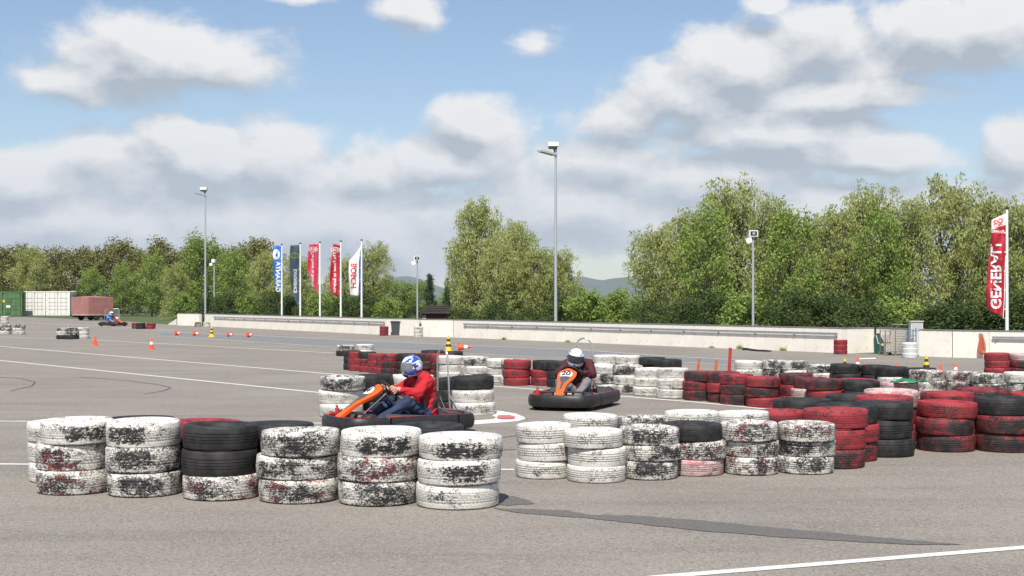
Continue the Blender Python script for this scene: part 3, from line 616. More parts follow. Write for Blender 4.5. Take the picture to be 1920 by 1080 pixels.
def body_prims(head):
    pr = []      # (a, b, r0, r1, region)   regions: 0 jacket 1 trousers 2 hands 3 shoes 4 neck
    for s in (1, -1):
        pr += [((-.43, s*.06, .22), (-.43, s*.06, .42), .125, .125, 0), ((-.43, s*.06, .42), (-.40, s*.08, .58), .125, .125, 0), ((-.40, s*.08, .58), (-.365, s*.09, .655), .12, .085, 0),
               ((-.37, s*.04, .67), (-.36, s*.175, .64), .08, .078, 0), ((-.36, s*.185, .635), (-.17, s*.285, .50), .076, .062, 0), ((-.17, s*.285, .50), (.015, s*.185, .525), .062, .045, 0),
               ((.02, s*.183, .527), (.055, s*.165, .545), .034, .030, 2),
               ((-.40, s*.09, .19), (-.04, s*.215, .375), .105, .076, 1), ((-.04, s*.215, .375), (.36, s*.135, .155), .073, .05, 1), ((-.42, s*.07, .19), (-.36, s*.09, .19), .12, .11, 1),
               ((.38, s*.13, .125), (.40, s*.125, .13), .048, .044, 3), ((.40, s*.125, .12), (.53, s*.115, .20), .044, .034, 3)]
        rim = Vector((.13, 0, .515)); A = Matrix.Rotation(R(-52), 4, 'Y')
        for k_, an in enumerate((1.16, 1.33, 1.50, 1.67)):        # four fingers closed over the rim
            e = rim+A @ Vector((.155*math.cos(an), s*.155*math.sin(an), 0)); n_ = A @ Vector((0, 0, 1)); out = (e-rim).normalized(); kn = e+n_*.030+out*.012; tip = e-n_*.012+out*.027; end = e-n_*.022-out*.006
            base = Vector((.055, s*.165, .545)).lerp(kn, .35+.04*k_)
            pr += [(tuple(base), tuple(kn), .013, .012, 2), (tuple(kn), tuple(tip), .012, .0105, 2), (tuple(tip), tuple(end), .0105, .0095, 2)]
        e = rim+A @ Vector((.155*math.cos(1.9), s*.155*math.sin(1.9), 0)); pr += [((.04, s*.155, .535), tuple(e+(A @ Vector((0, 0, 1)))*.016-(e-rim).normalized()*.018), .015, .012, 2)]
    hx, hz = head
    pr += [((-.36, 0, .68), (hx-.02, 0, hz-.07), .062, .058, 4), ((-.44, 0, .30), (-.42, 0, .55), .15, .15, 0)]
    return pr
def make_body(prims, mats, name='body'):
    h = .0095; o = np.array((-.68, -.44, -.02)); n = [int(v/h) for v in (1.30, .88, .86)]
    ax = [o[i]+np.arange(n[i])*h for i in range(3)]; P = np.stack(np.meshgrid(*ax, indexing='ij'), -1)
    f = np.full(n, 9.0); kk = {0: .03, 1: .03, 2: .006, 3: .012, 4: .015}
    for (a, b, r0, r1, rg) in prims:
        lo = np.minimum(a, b)-max(r0, r1)-.08; hi = np.maximum(a, b)+max(r0, r1)+.08
        i0 = [max(0, int((lo[i]-o[i])/h)) for i in range(3)]; i1 = [min(n[i], int((hi[i]-o[i])/h)+1) for i in range(3)]
        sl = tuple(slice(i0[i], i1[i]) for i in range(3)); Q = P[sl]; d = capsule(Q, a, b, r0, r1)
        if rg < 2: d = d+.0045*np.sin(Q[..., 0]*38+Q[..., 2]*47+3*np.sin(Q[..., 1]*21))+.003*np.sin(Q[..., 2]*90+Q[..., 0]*25)
        k = kk[rg]; c = f[sl]; hh = np.clip(.5+.5*(c-d)/k, 0, 1); f[sl] = np.where(c > 8, d, c*(1-hh)+d*hh-k*hh*(1-hh))
    V, Q = surface_nets(f, o+0, h)
    C = V[Q].mean(1); bestd = np.full(len(C), 9.0); reg = np.zeros(len(C), int)
    for (a, b, r0, r1, rg) in prims:
        d = capsule(C, a, b, r0, r1); m = d < bestd; bestd[m] = d[m]; reg[m] = rg
    me = bpy.data.meshes.new(name); me.from_pydata(V.tolist(), [], Q.tolist()); me.polygons.foreach_set('material_index', reg.tolist()); me.polygons.foreach_set('use_smooth', [True]*len(Q)); me.update()
    for m in mats: me.materials.append(m)
    return me
def helm_r(d):
    x, y, z = d; r_ = 1/math.sqrt((x/.150)**2+(y/.125)**2+(z/.142)**2)
    if x > 0 and z < .15: r_ *= 1+.13*min(1, x*1.3)*min(1, (.15-z)*1.6)
    return r_
def helm_pts(u0, u1, nu, v0, v1, nv, sc=1.0, closed=False):
    vs = []
    for i in range(nv+1):
        ph = v0+(v1-v0)*i/nv
        for j in range(nu if closed else nu+1):
            th = u0+(u1-u0)*j/nu; d = (math.cos(ph)*math.cos(th), math.cos(ph)*math.sin(th), math.sin(ph)); r_ = helm_r(d)*sc
            p = [d[0]*r_, d[1]*r_, max(d[2]*r_, -.128)]; vs.append(tuple(p))
    w_ = nu if closed else nu+1
    fs = [(i*w_+j, i*w_+(j+1) % w_, (i+1)*w_+(j+1) % w_, (i+1)*w_+j) for i in range(nv) for j in range(nu)]
    return vs, fs
def helmet_mat(name, base, cols):
    M_ = bpy.data.materials.new(name); M_.use_nodes = True; t = NT(M_.node_tree); p = t.n['Principled BSDF']
    oc = t.node('ShaderNodeTexCoord').outputs['Object']; sv = t.v('MULTIPLY', oc, (1, 1.3, 1.9)); c = base
    for i, (cc, lo, sc_) in enumerate(cols):
        n_ = t.noise(t.v('ADD', sv, (i*3.1, i*1.7, i*.6)), sc_, 1, .4, 1.6); c = t.mix(t.ramp(n_, lo, lo+.015), c, cc)
    t.put(p.inputs['Base Color'], c); p.inputs['Roughness'].default_value = .16; p.inputs['Coat Weight'].default_value = .6
    return M_
VISOR = mat('smoked_visor', (.03, .032, .035), .08); VISC = mat('grey_clear_visor', (.16, .165, .17), .08)
SKIN = mat('skin', (.50, .29, .21), .55, var=.08, vscale=20)
def make_driver(label, mats, head, tilt, hmat, vmat, body=None):
    root = empty('person', (0, 0, 0)); tag(root, label, 'person')
    if body is None: body = make_body(body_prims(head), mats)
    link('body', body, None, root)
    mb = MB(); mb.add(*helm_pts(0, 2*math.pi, 36, -math.pi/2, math.pi/2, 22, closed=True)); h_ = obj('helmet', mb, hmat, root, True); h_.location = (head[0], 0, head[1]); h_.rotation_euler = tilt
    mb = MB(); mb.add(*helm_pts(-1.15, 1.15, 22, -.20, .50, 8, 1.022)); obj('visor', mb, vmat, h_, True)
    mb = MB(); mb.add(*helm_pts(-.5, .5, 8, -.75, -.50, 3, 1.02)); obj('chin_vent', mb, BLK, h_, True)
    for s in (1, -1):
        mb = MB(); mb.lathe([(0, .0), (.022, .0), (.022, .010), (0, .012)], 12, c=(.02, s*.124, .02), M=Matrix.Rotation(R(-90*s), 3, 'X')); obj('visor_pivot', mb, GREYPL, h_)
        mb = MB(); pts = [(-.50, s*.12, .30), (-.40, s*.15, .45) , (-.36, s*.10, .60)]
    mb = MB(); mb.tube([(-.30, .215, .245), (-.32, .19, .33), (-.345, .15, .43), (-.31, .12, .52)], .016, 6); obj('seat_belt', mb, GREYPL, root)
    return root
JRED = mat('red_knit_jacket', (.43, .009, .018), .85, var=.12, vscale=14, bump=.2, bscale=160)
JEAN = mat('blue_denim', (.020, .036, .08), .85, var=.3, vscale=10, bump=.2, bscale=150)
SHOE = mat('brown_shoe', (.10, .055, .035), .6); COLLAR = mat('dark_collar', (.02, .02, .022), .8)
JMAR = mat('maroon_jacket', (.062, .008, .014), .8, var=.15, vscale=12); TGREY = mat('grey_trousers', (.17, .17, .185), .85, var=.12, vscale=9); GLOVE = mat('black_glove', (.018, .018, .02), .6)
JBLUE = mat('blue_jacket', (.06, .16, .45), .8, var=.3)
HB = helmet_mat('blue_silver_helmet', (.62, .63, .66), [((.02, .08, .42), .41, 5.), ((.75, .75, .77), .60, 6.)])
HW = helmet_mat('white_purple_helmet', (.78, .78, .80), [((.10, .07, .42), .60, 7.), ((.5, .06, .05), .70, 6.)])
HS = helmet_mat('white_helmet', (.75, .75, .76), [((.1, .1, .12), .66, 7.)])
k4 = make_kart('4', 'orange-nosed black go-kart number 4 passing behind the front tyre barrier', True)
d4 = make_driver('driver in red jacket and blue helmet steering kart number 4', [JRED, JEAN, SKIN, SHOE, COLLAR], (-.225, .815), (0, R(12), 0), HB, VISC)
k20 = make_kart('20', 'orange-nosed black go-kart number 20 turning in front of the middle barrier', False)
d20 = make_driver('driver in maroon jacket and white helmet steering kart number 20', [JMAR, TGREY, GLOVE, SHOE, COLLAR], (-.19, .745), (R(-8), R(16), R(12)), HW, VISOR)
def place(objs, px, py, rz):
    p = G(px, py)
    for o in objs: o.location = p; o.rotation_euler = (0, 0, rz)
place((k4, d4), 744, 810, R(180+32)); place((k20, d20), 1074, 763, R(-90-18))
k20.scale = (.92, .93, 1); k4.scale = (.92, .92, 1)
d20.scale = (.94, .96, 1); d4.scale = (.94, .95, 1)
d20.children[1].scale = (1.12, 1.12, 1.08)
def copy_tree(o, parent=None, skip=()):
    c = o.copy(); COL.objects.link(c); c.parent = parent
    for ch in o.children:
        if not ch.name.split('.')[0] in skip: copy_tree(ch, c, skip)
    return c
k3 = copy_tree(k20, None, ('number',)); tag(k3, 'distant go-kart with orange nose beside the low red and black tyres', 'kart')
d3 = make_driver('distant kart driver in blue jacket and white helmet', [], (-.20, .775), (0, R(10), 0), HS, VISOR, body=d20.children[0].data.copy())
for i, m in enumerate([JBLUE, TGREY, GLOVE, SHOE, COLLAR]): d3.children[0].data.materials[i] = m
place((k3, d3), 213, 611.5, R(-35))

# ================================================================ poles, flags
def tall_light(px, base_y, top_y, label):
    Yd = F*H/(base_y-YH)+2.2; x = XAT(px, Yd); z = ZAT(top_y, Yd)
    root = empty('floodlight_pole', (x, Yd, 0)); tag(root, label, 'light pole')
    mb = MB(); mb.tube([(0, 0, 0), (0, 0, z-.25)], [.07, .045], 14); obj('mast', mb, POLE, root, True)
    mb = MB(); mb.box((-.34, 0, z-.40), (.72, .5, .08), M=Matrix.Rotation(R(12), 4, 'Y') @ Matrix.Rotation(R(25), 4, 'Z')); lp = obj('lamp_housing', mb, mat('lamp_grey', (.42, .43, .42), .5), root)
    mb = MB(); mb.box((-.35, 0, z-.449), (.60, .38, .02), M=Matrix.Rotation(R(12), 4, 'Y') @ Matrix.Rotation(R(25), 4, 'Z')); obj('lamp_glass', mb, mat('lamp_glass', (.30, .27, .20), .2), lp)
    mb = MB(); mb.box((-.10, 0, z-.06), (.42, .34, .17)); obj('control_box', mb, WHITEP, root)
    mb = MB(); mb.box((-.12, 0, z-.20), (.36, .3, .07)); mb.tube([(0, 0, z-.5), (-.1, 0, z-.18)], .03, 6); mb.tube([(0, 0, z-.5), (-.3, 0, z-.40)], .03, 6); obj('bracket', mb, DARKM, root)
tall_light(385, 611, 352, 'tall grey floodlight mast standing at the far wall gap')
tall_light(1042, 640.4, 268, 'tall grey floodlight mast behind the long wall beside the birch trees')
def short_light(px, Yd, top_y, label, face):
    Yd *= KY; x = XAT(px, Yd); z = ZAT(top_y, Yd); root = empty('spotlight_pole', (x, Yd, 0)); tag(root, label, 'light pole')
    mb = MB(); mb.tube([(0, 0, 0), (0, 0, z-.1)], [.05, .035], 10); obj('mast', mb, POLE, root, True)
    mb = MB(); mb.box((0, -.05, z), (.30, .16, .22)); b = obj('spotlight', mb, WHITEP, root)
    if face:
        mb = MB(); mb.box((0, -.134, z), (.235, .012, .155)); f_ = obj('lamp_face', mb, BLK, b); mb = MB(); mb.lathe([(0, 0), (.05, 0), (.05, .01), (0, .012)], 14, c=(0, -.14, z), M=Matrix.Rotation(R(90), 3, 'X')); obj('bulb', mb, GALV, b)
    mb = MB(); mb.add([(-.30, -.2, z-.20), (-.10, -.2, z-.13), (-.06, -.2, z-.30), (-.24, -.2, z-.36), (-.26, .0, z-.20), (-.10, .0, z-.15), (-.08, .0, z-.27), (-.22, .0, z-.32)], [(0,3,2,1), (4,5,6,7), (0,1,5,4), (1,2,6,5), (2,3,7,6), (3,0,4,7)]); obj('loudspeaker', mb, WHITEP, root)
    mb = MB(); mb.tube([(0, 0, z-.22), (-.15, -.08, z-.24)], .015, 6); obj('arm', mb, DARKM, root)
short_light(401.5, 76, 489, 'slim spotlight pole standing beside the far floodlight mast', False)
short_light(782.5, 58, 484, 'slim spotlight pole standing next to the brown timber hut', True)
short_light(1412, 40, 438, 'slim spotlight pole in front of the dense willows', True)
def cloth(px0, px1, ftop, L, Rr, Yd, amp, ph, mats, name='banner', nu=14, nv=40, split=None):
    """L / Rr: edge points from top to bottom in picture rows; the cloth bellies in depth"""
    D = lambda px, py: Yd+amp*(math.sin((px1-px)*.16+py*.045+ph)+.5*math.sin((px1-px)*.33-py*.09+ph*2))*min(1, (px1-px)/8.0)
    def at(px, py, off=0):
        y = D(px, py)-off; return (XAT(px, y), y, ZAT(py, y))
    def ed(E, v): t = np.linspace(0, 1, len(E)); return np.interp(v, t, [e[0] for e in E]), np.interp(v, t, [e[1] for e in E])
    mb = MB()
    for j in range(nv+1):
        l = ed(L, j/nv); r_ = ed(Rr, j/nv)
        for i in range(nu+1): mb.v.append(at(l[0]+(r_[0]-l[0])*i/nu, l[1]+(r_[1]-l[1])*i/nu))
    for j in range(nv):
        for i in range(nu): mb.f.append((j*(nu+1)+i, (j+1)*(nu+1)+i, (j+1)*(nu+1)+i+1, j*(nu+1)+i+1)); mb.mi.append(1 if split and split(i/nu, j/nv) else 0)
    me = mb.mesh('cloth', True); bm = bmesh.new(); bm.from_mesh(me); bmesh.ops.solidify(bm, geom=bm.faces[:], thickness=.006); bm.to_mesh(me); bm.free()
    for m in mats: me.materials.append(m)
    return me, at
def flagpole(px, Yd, top, bot_z, label, cloth_args, prints, rope=None):
    x = XAT(px, Yd); z = ZAT(top, Yd); root = empty('flagpole', (x, Yd, 0)); tag(root, label, 'flag')
    mb = MB(); mb.tube([(0, 0, 0), (0, 0, z)], [.055, .035], 10); obj('pole', mb, WHITEP, root, True)
    mb = MB(); mb.lathe([(0, 0), (.055, 0), (.06, .03), (.03, .06), (0, .065)], 10, c=(0, 0, z)); obj('finial', mb, BLK, root)
    mb = MB(); s_ = 1 if rope is None else -1; mb.tube([(0, 0, z-.06), (.30*-s_, .05, z-.10)], .012, 6); obj('swing_arm', mb, GALV, root)
    me, at = cloth(*cloth_args); inv = Matrix.Translation((-x, -Yd, 0)); me.transform(inv)
    c = link('banner', me, None, root); sc = F/Yd
    for k, (cx, cy, shape, mode, m_) in enumerate(prints):
        fn = {'up': lambda a, b: (b, a), 'down': lambda a, b: (-b, -a), 'mirror': lambda a, b: (-a, b), 'plain': lambda a, b: (a, b)}[mode]
        def put(a, b, cx=cx, cy=cy, fn=fn, k=k):
            X_, Z_ = fn(a, b); return at(cx+X_*sc, cy-Z_*sc, .010+.003*k)
        pm = wrap(shape, put); pme = pm.mesh('print'); pme.transform(inv); pme.materials.append(m_); link('print', pme, None, c)
    if rope:
        mb = MB(); P_ = [Vector((XAT(a, Yd-.02)-x, -.02, ZAT(b, Yd-.02))) for a, b in rope]; mb.tube(P_, .012, 6); obj('rope', mb, WHITEP, root)
    mb = MB()
    for q_ in range(5): mb.tube([(-.03, -.03, z*(.32+.13*q_)), (-.09, -.03, z*(.32+.13*q_)-.03)], .012, 6)
    obj('clip', mb, WHITEP, root)
FB = lambda n, c: mat(n, c, .7, var=.08, vscale=3)
fblue, fslate, fred, fdred, fwhite, fnavy = FB('blue_cloth', (.03, .15, .50)), FB('slate_cloth', (.035, .065, .085)), FB('red_cloth', (.52, .03, .07)), FB('dark_red_cloth', (.40, .012, .025)), FB('white_cloth', (.74, .73, .72)), FB('navy_cloth', (.03, .09, .27))
pw, pg, pr_, pdk = FB('white_print', (.75, .75, .75)), FB('gold_print', (.22, .22, .08)), FB('red_print', (.65, .06, .03)), FB('green_print', (.03, .09, .05))
WY = lambda px: F*H/(611.5+(px-384)*16.5/341-YH)+1.3      # just behind the flagpole wall
flagpole(528.5, WY(528.5), 459, 0, 'flagpole with blue banner with white lettering, at the end of the flag row', (512, 527, 0, [(512, 461), (512, 490), (513, 515), (516, 533), (521, 545), (524, 548)], [(527.5, 460), (527, 505), (526.5, 548)], WY(528.5), .10, 0, [fblue]), [(518, 477, disc2d(.20, .30), 'plain', pw), (518.6, 478, disc2d(.06, .09), 'plain', fblue), (521, 519, text_mesh('GARANTA', .36), 'up', pw)])
flagpole(563, WY(563), 457, 0, 'flagpole with long slate grey banner with gold oval', (544, 562, 0, [(544.5, 460), (543, 480), (544, 520), (547, 545), (553, 564), (561, 578)], [(562, 459), (561.5, 520), (561, 579)], WY(563), .09, 1, [fslate]), [(552, 479, disc2d(.24, .155), 'plain', pg), (552, 479, disc2d(.19, .115), 'plain', pdk), (554, 527, text_mesh('EXPERIENCE', .235, .012), 'down', pw)])
flagpole(600, WY(600), 455, 0, 'flagpole with bright red banner tapering to its pole', (578, 597, 0, [(580, 458.5), (577, 478), (576, 500), (580, 516), (586, 532), (595, 552)], [(597.5, 457), (597, 505), (595.5, 553)], WY(600), .10, 2, [fred]), [(587, 467.5, disc2d(.235, .14), 'plain', pw), (587, 467.5, disc2d(.205, .112), 'plain', fred), (587, 467.5, text_mesh('KIA', .19), 'mirror', pw), (586, 505, text_mesh('The Power to Surprise', .20, .015), 'down', pw)])
flagpole(639, WY(639), 453, 0, 'flagpole with dark red banner cut square at the foot', (619, 638, 0, [(625, 457), (622.5, 475), (619.5, 500), (618, 525), (619, 540), (624, 553)], [(638.5, 460), (638, 505), (636, 556)], WY(639), .10, 3, [fdred]), [(629, 468.5, disc2d(.235, .14), 'plain', pw), (629, 468.5, disc2d(.205, .112), 'plain', fdred), (629, 468.5, text_mesh('KIA', .19), 'mirror', pw), (627.5, 511, text_mesh('The Power to Surprise', .22, .015), 'down', pw)])
flagpole(678, WY(678), 451, 0, 'flagpole with torn white banner with navy edge and red lettering', (653, 677, 0, [(676, 461), (665, 478), (655, 489), (653, 510), (655, 535), (657, 554)], [(677.5, 459), (677, 500), (676, 556)], WY(678), .13, 4, [fwhite, fnavy], 'banner', 16, 40, lambda u, v: u > .76), [(663.5, 517, text_mesh('BOSCH', .38, .03), 'down', pr_)])
YG = 33.8*KY
gp = [(1866.5, 518, text_mesh('GENERALI', .43, .028), 'up', pw), (1871, 434.5, disc2d(.19, .045, 20, .3), 'plain', pw), (1871, 434.5, disc2d(.175, .036, 20, .3), 'plain', pr_), (1871, 434.5, text_mesh('GENERALI', .075, .02), 'mirror', pw)]
def squiggle(pts, w_):
    mb = MB(); vs = []; fs = []
    for i, p in enumerate(pts):
        a = Vector(pts[max(0, i-1)]); b = Vector(pts[min(len(pts)-1, i+1)]); t = (b-a).normalized(); n_ = Vector((-t.y, t.x))*w_; vs += [(p[0]+n_.x, p[1]+n_.y), (p[0]-n_.x, p[1]-n_.y)]
        if i: fs.append((2*i-2, 2*i-1, 2*i+1, 2*i))
    return vs, fs
ell = lambda cx, cy, rx, ry: [(cx+rx*math.cos(a), cy+ry*math.sin(a)) for a in [2*math.pi*k/16 for k in range(17)]]
for E in (ell(.06, .07, .06, .06), ell(-.07, .03, .05, .04), [(-.13, -.06), (-.05, -.03), (0, -.09), (.06, -.02), (.13, -.07)], [(-.12, -.11), (-.02, -.13), (.05, -.10), (.13, -.13)], [(.0, .0), (.03, -.05), (.09, -.01)]): gp.append((1872, 417.5, squiggle(E, .011), 'plain', pr_))
flagpole(1888, YG, 392, 0, 'tall flagpole with red and white banner beside the hanging hose', (1848, 1886, 0, [(1859.5, 412.5), (1858.5, 436), (1856, 470), (1852, 510), (1848.5, 555), (1850, 577), (1858, 584)], [(1886, 400), (1886, 440), (1884.5, 500), (1882, 550), (1880.5, 594)], YG, .07, .5, [fdred, fwhite], 'banner', 16, 60, lambda u, v: v < .12), gp, rope=[(1885.5, 480), (1884, 520), (1883, 560), (1881, 597), (1887.5, 597.5)])

# ================================================================ things along the wall and far out
def wheelie_bin():
    p = G(743.5, 628.2); root = empty('wheeled_bin', (p.x, p.y-.35, 0)); tag(root, 'dark grey wheeled refuse bin standing at the wall beside red tyres', 'bin')
    m_ = mat('bin_grey', (.055, .062, .07), .5, var=.1); mb = MB()
    b = [(-.17, -.18), (.17, -.18), (.17, .18), (-.17, .18)]; t = [(-.215, -.22), (.215, -.22), (.215, .22), (-.215, .22)]
    mb.add([(x, y, .04) for x, y in b]+[(x, y, .60) for x, y in t], [(3,2,1,0), (4,5,6,7), (0,1,5,4), (1,2,6,5), (2,3,7,6), (3,0,4,7)]); obj('bin_body', mb, m_, root)
    for k in (-1, 0, 1):
        mb = MB(); mb.add([(k*.09-.012, -.185, .06), (k*.09+.012, -.185, .06), (k*.105+.012, -.222, .56), (k*.105-.012, -.222, .56), (k*.09-.012, -.165, .06), (k*.09+.012, -.165, .06), (k*.105+.012, -.20, .56), (k*.105-.012, -.20, .56)], [(0,1,2,3), (7,6,5,4), (0,4,5,1), (1,5,6,2), (2,6,7,3), (3,7,4,0)]); obj('rib', mb, m_, root)
    mb = MB(); mb.box((0, 0, .625), (.50, .50, .05)); mb.box((0, .02, .655), (.42, .40, .02)); mb.box((0, .25, .60), (.40, .05, .05)); obj('lid', mb, mat('bin_lid', (.075, .07, .072), .45), root)
    for s in (-1, 1):
        mb = MB(); mb.lathe([(0, -.03), (.08, -.03), (.08, .03), (0, .03)], 16, c=(s*.21, .16, .08), M=Matrix.Rotation(R(90), 3, 'Y')); obj('wheel', mb, BLK, root)
    mb = MB(); mb.box((0, 0, .025), (.46, .36, .05)); obj('foot', mb, m_, root)
wheelie_bin()
def hut():
    p = G(819, 622.5); s = F/p.y; root = empty('timber_hut', (p.x, p.y, 0)); tag(root, 'small dark brown timber hut with shingle roof behind the wall', 'hut')
    br = mat('brown_boards', (.085, .032, .028), .8, var=.2, vscale=6); rf = mat('dark_shingle', (.035, .026, .024), .9, var=.35, vscale=9)
    zt = ZAT(587, p.y); zr = ZAT(572.5, p.y); wx = 29/s; dy = 1.0
    mb = MB(); mb.box((0, dy, zt/2), (2*wx-.06, 2*dy-.06, zt)); obj('hut_body', mb, br, root)
    n = 9; bm_ = MB(); bm_.box((0, 0, .0), (2*wx, .03, zt/n-.012)); me = bm_.mesh('board'); me.materials.append(br)
    for i in range(n): o = link('board', me, None, root); o.location = (0, -.012, zt/n*(i+.5))
    ov = .16; mb = MB(); rx = wx+ov; ry = dy+ov; rid = wx*.52
    V_ = [(-rx, -ry+dy, zt-.03), (rx, -ry+dy, zt-.03), (rx, ry+dy, zt-.03), (-rx, ry+dy, zt-.03), (-rid, dy, zr), (rid, dy, zr)]
    mb.add(V_, [(0,1,5,4), (1,2,5), (2,3,4,5), (3,0,4), (3,2,1,0)]); r_ = obj('roof', mb, rf, root)
    for k in range(5):
        f_ = k/5; z_ = zt-.03+(zr-zt+.03)*f_; y_ = (-ry+dy)*(1-f_)+dy*f_; x_ = rx+(rid-rx)*f_; mb = MB(); mb.box((0, y_+.02, z_+.035), (2*x_-.04, .16, .03), M=Matrix.Rotation(math.atan2(zr-zt, ry), 4, 'X')); obj('shingle_row', mb, rf, r_)
    mb = MB(); mb.tube([(-wx-.03, -.2, 0), (-wx-.03, -.2, zt-.05)], .06, 8); obj('post', mb, br, root)
    mb = MB(); mb.box((-wx+.14, -.035, zt-.22), (.20, .02, .26)); obj('notice', mb, mat('notice_board', (.42, .40, .36), .7), root)
hut()
mb = MB(); p = G(788, 631.8); mb.box((p.x, p.y+.05, .30), (.09, .09, .60)); mb.box((p.x-.10, p.y, .13), (.25, .08, .05), M=Matrix.Rotation(R(35), 4, 'Y')); tag(obj('timber_prop', mb, mat('dark_timber', (.06, .04, .032), .9)), 'dark timber prop leaning in the wall gap by the hut', 'prop')
# recess with roll cage, green mat, ladder, meter box, hose
def cage():
    p = G(1660, 666.5); s = F/p.y; root = empty('roll_cage', (p.x, p.y, 0)); tag(root, 'empty wire roll cage standing between green mat and white tyres', 'cage'); m_ = mat('cage_wire', (.20, .19, .165), .5, .5)
    wd, dp, ht = 52/s, .55, ZAT(619.5, p.y)
    for x in (0, wd*.36, wd):
        for y in (0, dp):
            mb = MB(); mb.tube([(x, y, .06), (x, y, ht)], .016, 6); mb.lathe([(0, -.015), (.05, -.015), (.05, .015), (0, .015)], 12, c=(x, y, .05), M=Matrix.Rotation(R(90), 3, 'X')); obj('post', mb, m_, root)
    for k in range(9):
        z = .10+(ht-.12)*k/8
        for y in (0, dp):
            mb = MB(); mb.tube([(0 if k in (0, 8) else wd*.36, y, z), (wd, y, z)], .009, 6); obj('wire', mb, m_, root)
    for k in range(9):
        x = wd*(.40+.58*k/8); mb = MB(); mb.tube([(x, dp, .1), (x, dp, ht)], .006, 5); obj('wire', mb, m_, root)
    for k in range(4):
        x = wd*(.06+.07*k); mb = MB(); mb.box((x, .28, ht*.45), (.05, .03, ht*.75), M=Matrix.Rotation(R(4*k-5), 4, 'Y')); obj('stored_board', mb, mat('stored_timber', (.36, .33, .29), .8), root)
    mb = MB(); mb.box((wd/2, dp/2, .10), (wd, dp, .02)); obj('base_tray', mb, m_, root)
    zt = ZAT(609.5, p.y); mb = MB(); mb.tube([(wd*.42, dp, ht), (wd*.42, dp, zt), (wd*1.02, dp, zt), (wd*1.02, dp, ht)], .012, 6); obj('top_rail', mb, m_, root)
cage()
p = G(1647, 662.5); s = F/p.y; mb = MB(); zt = ZAT(624.5, p.y)
mb.prism([(-.15, 0), (.16, 0), (.19, zt*.35), (.10, zt*.62), (-.02, zt), (-.13, zt*.97), (-.17, zt*.7)], -.06, .06, M=Matrix.Translation((p.x, p.y-.12, 0)) @ Matrix.Rotation(R(90), 4, 'X')); gm = tag(obj('crash_mat', mb, mat('green_vinyl', (.012, .075, .06), .5, var=.15)), 'folded dark green mat leaning on the wall beside the cage', 'mat')
mb = MB(); mb.tube([(p.x-.12, p.y-.19, zt*.9), (p.x-.06, p.y-.19, zt*.5), (p.x+.12, p.y-.19, zt*.36)], .02, 6); o = obj('strap', mb, mat('pale_strap', (.45, .5, .48), .7), gm)
mb = MB(); mb.box((p.x+.10, p.y-.19, .28), (.08, .012, .08)); obj('yellow_tag', mb, YEL, gm)
mb = MB(); c_ = Vector((p.x+.18, p.y-.16, .40)); mb.box(c_, (.15, .12, .12), M=Matrix.Rotation(R(30), 4, 'Y')); mb.lathe([(.06, 0), (.02, .13), (0, .13)], 12, c=c_); tag(obj('orange_lamp', mb, ORANGEC), 'small orange cone-shaped lamp leaning between green mat and cage', 'lamp')
p = G(1711, 669.5); s = F/p.y; root = empty('ladder', (p.x, p.y-.05, 0)); tag(root, 'narrow blue ladder standing against the wall behind the white tyres', 'ladder'); m_ = mat('blue_ladder', (.10, .20, .38), .5)
for x in (-.10, .10): mb = MB(); mb.box((x, .05, .42), (.025, .03, .84)); obj('rail', mb, m_, root)
for k in range(5): mb = MB(); mb.box((0, .05, .14+.16*k), (.2, .02, .022)); obj('rung', mb, m_, root)
p = G(1717, 667); root = empty('meter_box', (XAT(1717, p.y+.5), p.y+.5, 0)); tag(root, 'pale grey meter cabinet rising above the wall beside the ladder', 'cabinet')
zt = ZAT(603, p.y+.5); mb = MB(); mb.box((0, 0, zt/2), (.36, .25, zt)); mb.box((0, -.01, zt+.012), (.40, .30, .025)); obj('cabinet_body', mb, mat('cabinet_grey', (.55, .55, .50), .6, var=.05), root)
mb = MB(); mb.box((.0, -.131, zt-.16), (.29, .012, .22)); obj('cabinet_door', mb, mat('cabinet_door', (.44, .45, .44), .6), root)
mb = MB(); p = G(1838, 671.5); Yh = p.y-.07; rnd = random.Random(4)
hs = MB()
for k in range(7):
    x0 = rnd.uniform(-.05, .05); wv = rnd.uniform(.05, .15); zt = ZAT(625+rnd.uniform(0, 3), Yh); lo = ZAT(668-rnd.uniform(0, 9), Yh)
    loop = [(p.x+x0*.4+wv*math.sin(a)*(.25+.75*((1-math.cos(a))/2)), Yh-.02*k*.5, lo+(zt-lo)*(1+math.cos(a))/2) for a in [2*math.pi*i/22 for i in range(22)]]
    hs.tube(loop, .014, 6, closed=True)
hz = tag(obj('hose_bundle', hs, mat('orange_hose', (.48, .13, .08), .6, var=.15), None, True), 'faded orange hose hung in loops on the concrete wall', 'hose')
mb = MB(); mb.box((p.x-.01, Yh+.02, ZAT(626, Yh)), (.05, .12, .04)); obj('wall_hook', mb, GALV, hz)
mb = MB(); p = G(856.5, 632.3); mb.box((p.x+.02, p.y-.03, .62), (.12, .08, .07)); mb.tube([(p.x+.02, p.y-.05, .60), (p.x-.08, p.y-.06, .42)], .018, 6); tag(obj('wall_tap', mb, DARKM), 'dark tap fixed to the wall beside the cream wall piece', 'tap')
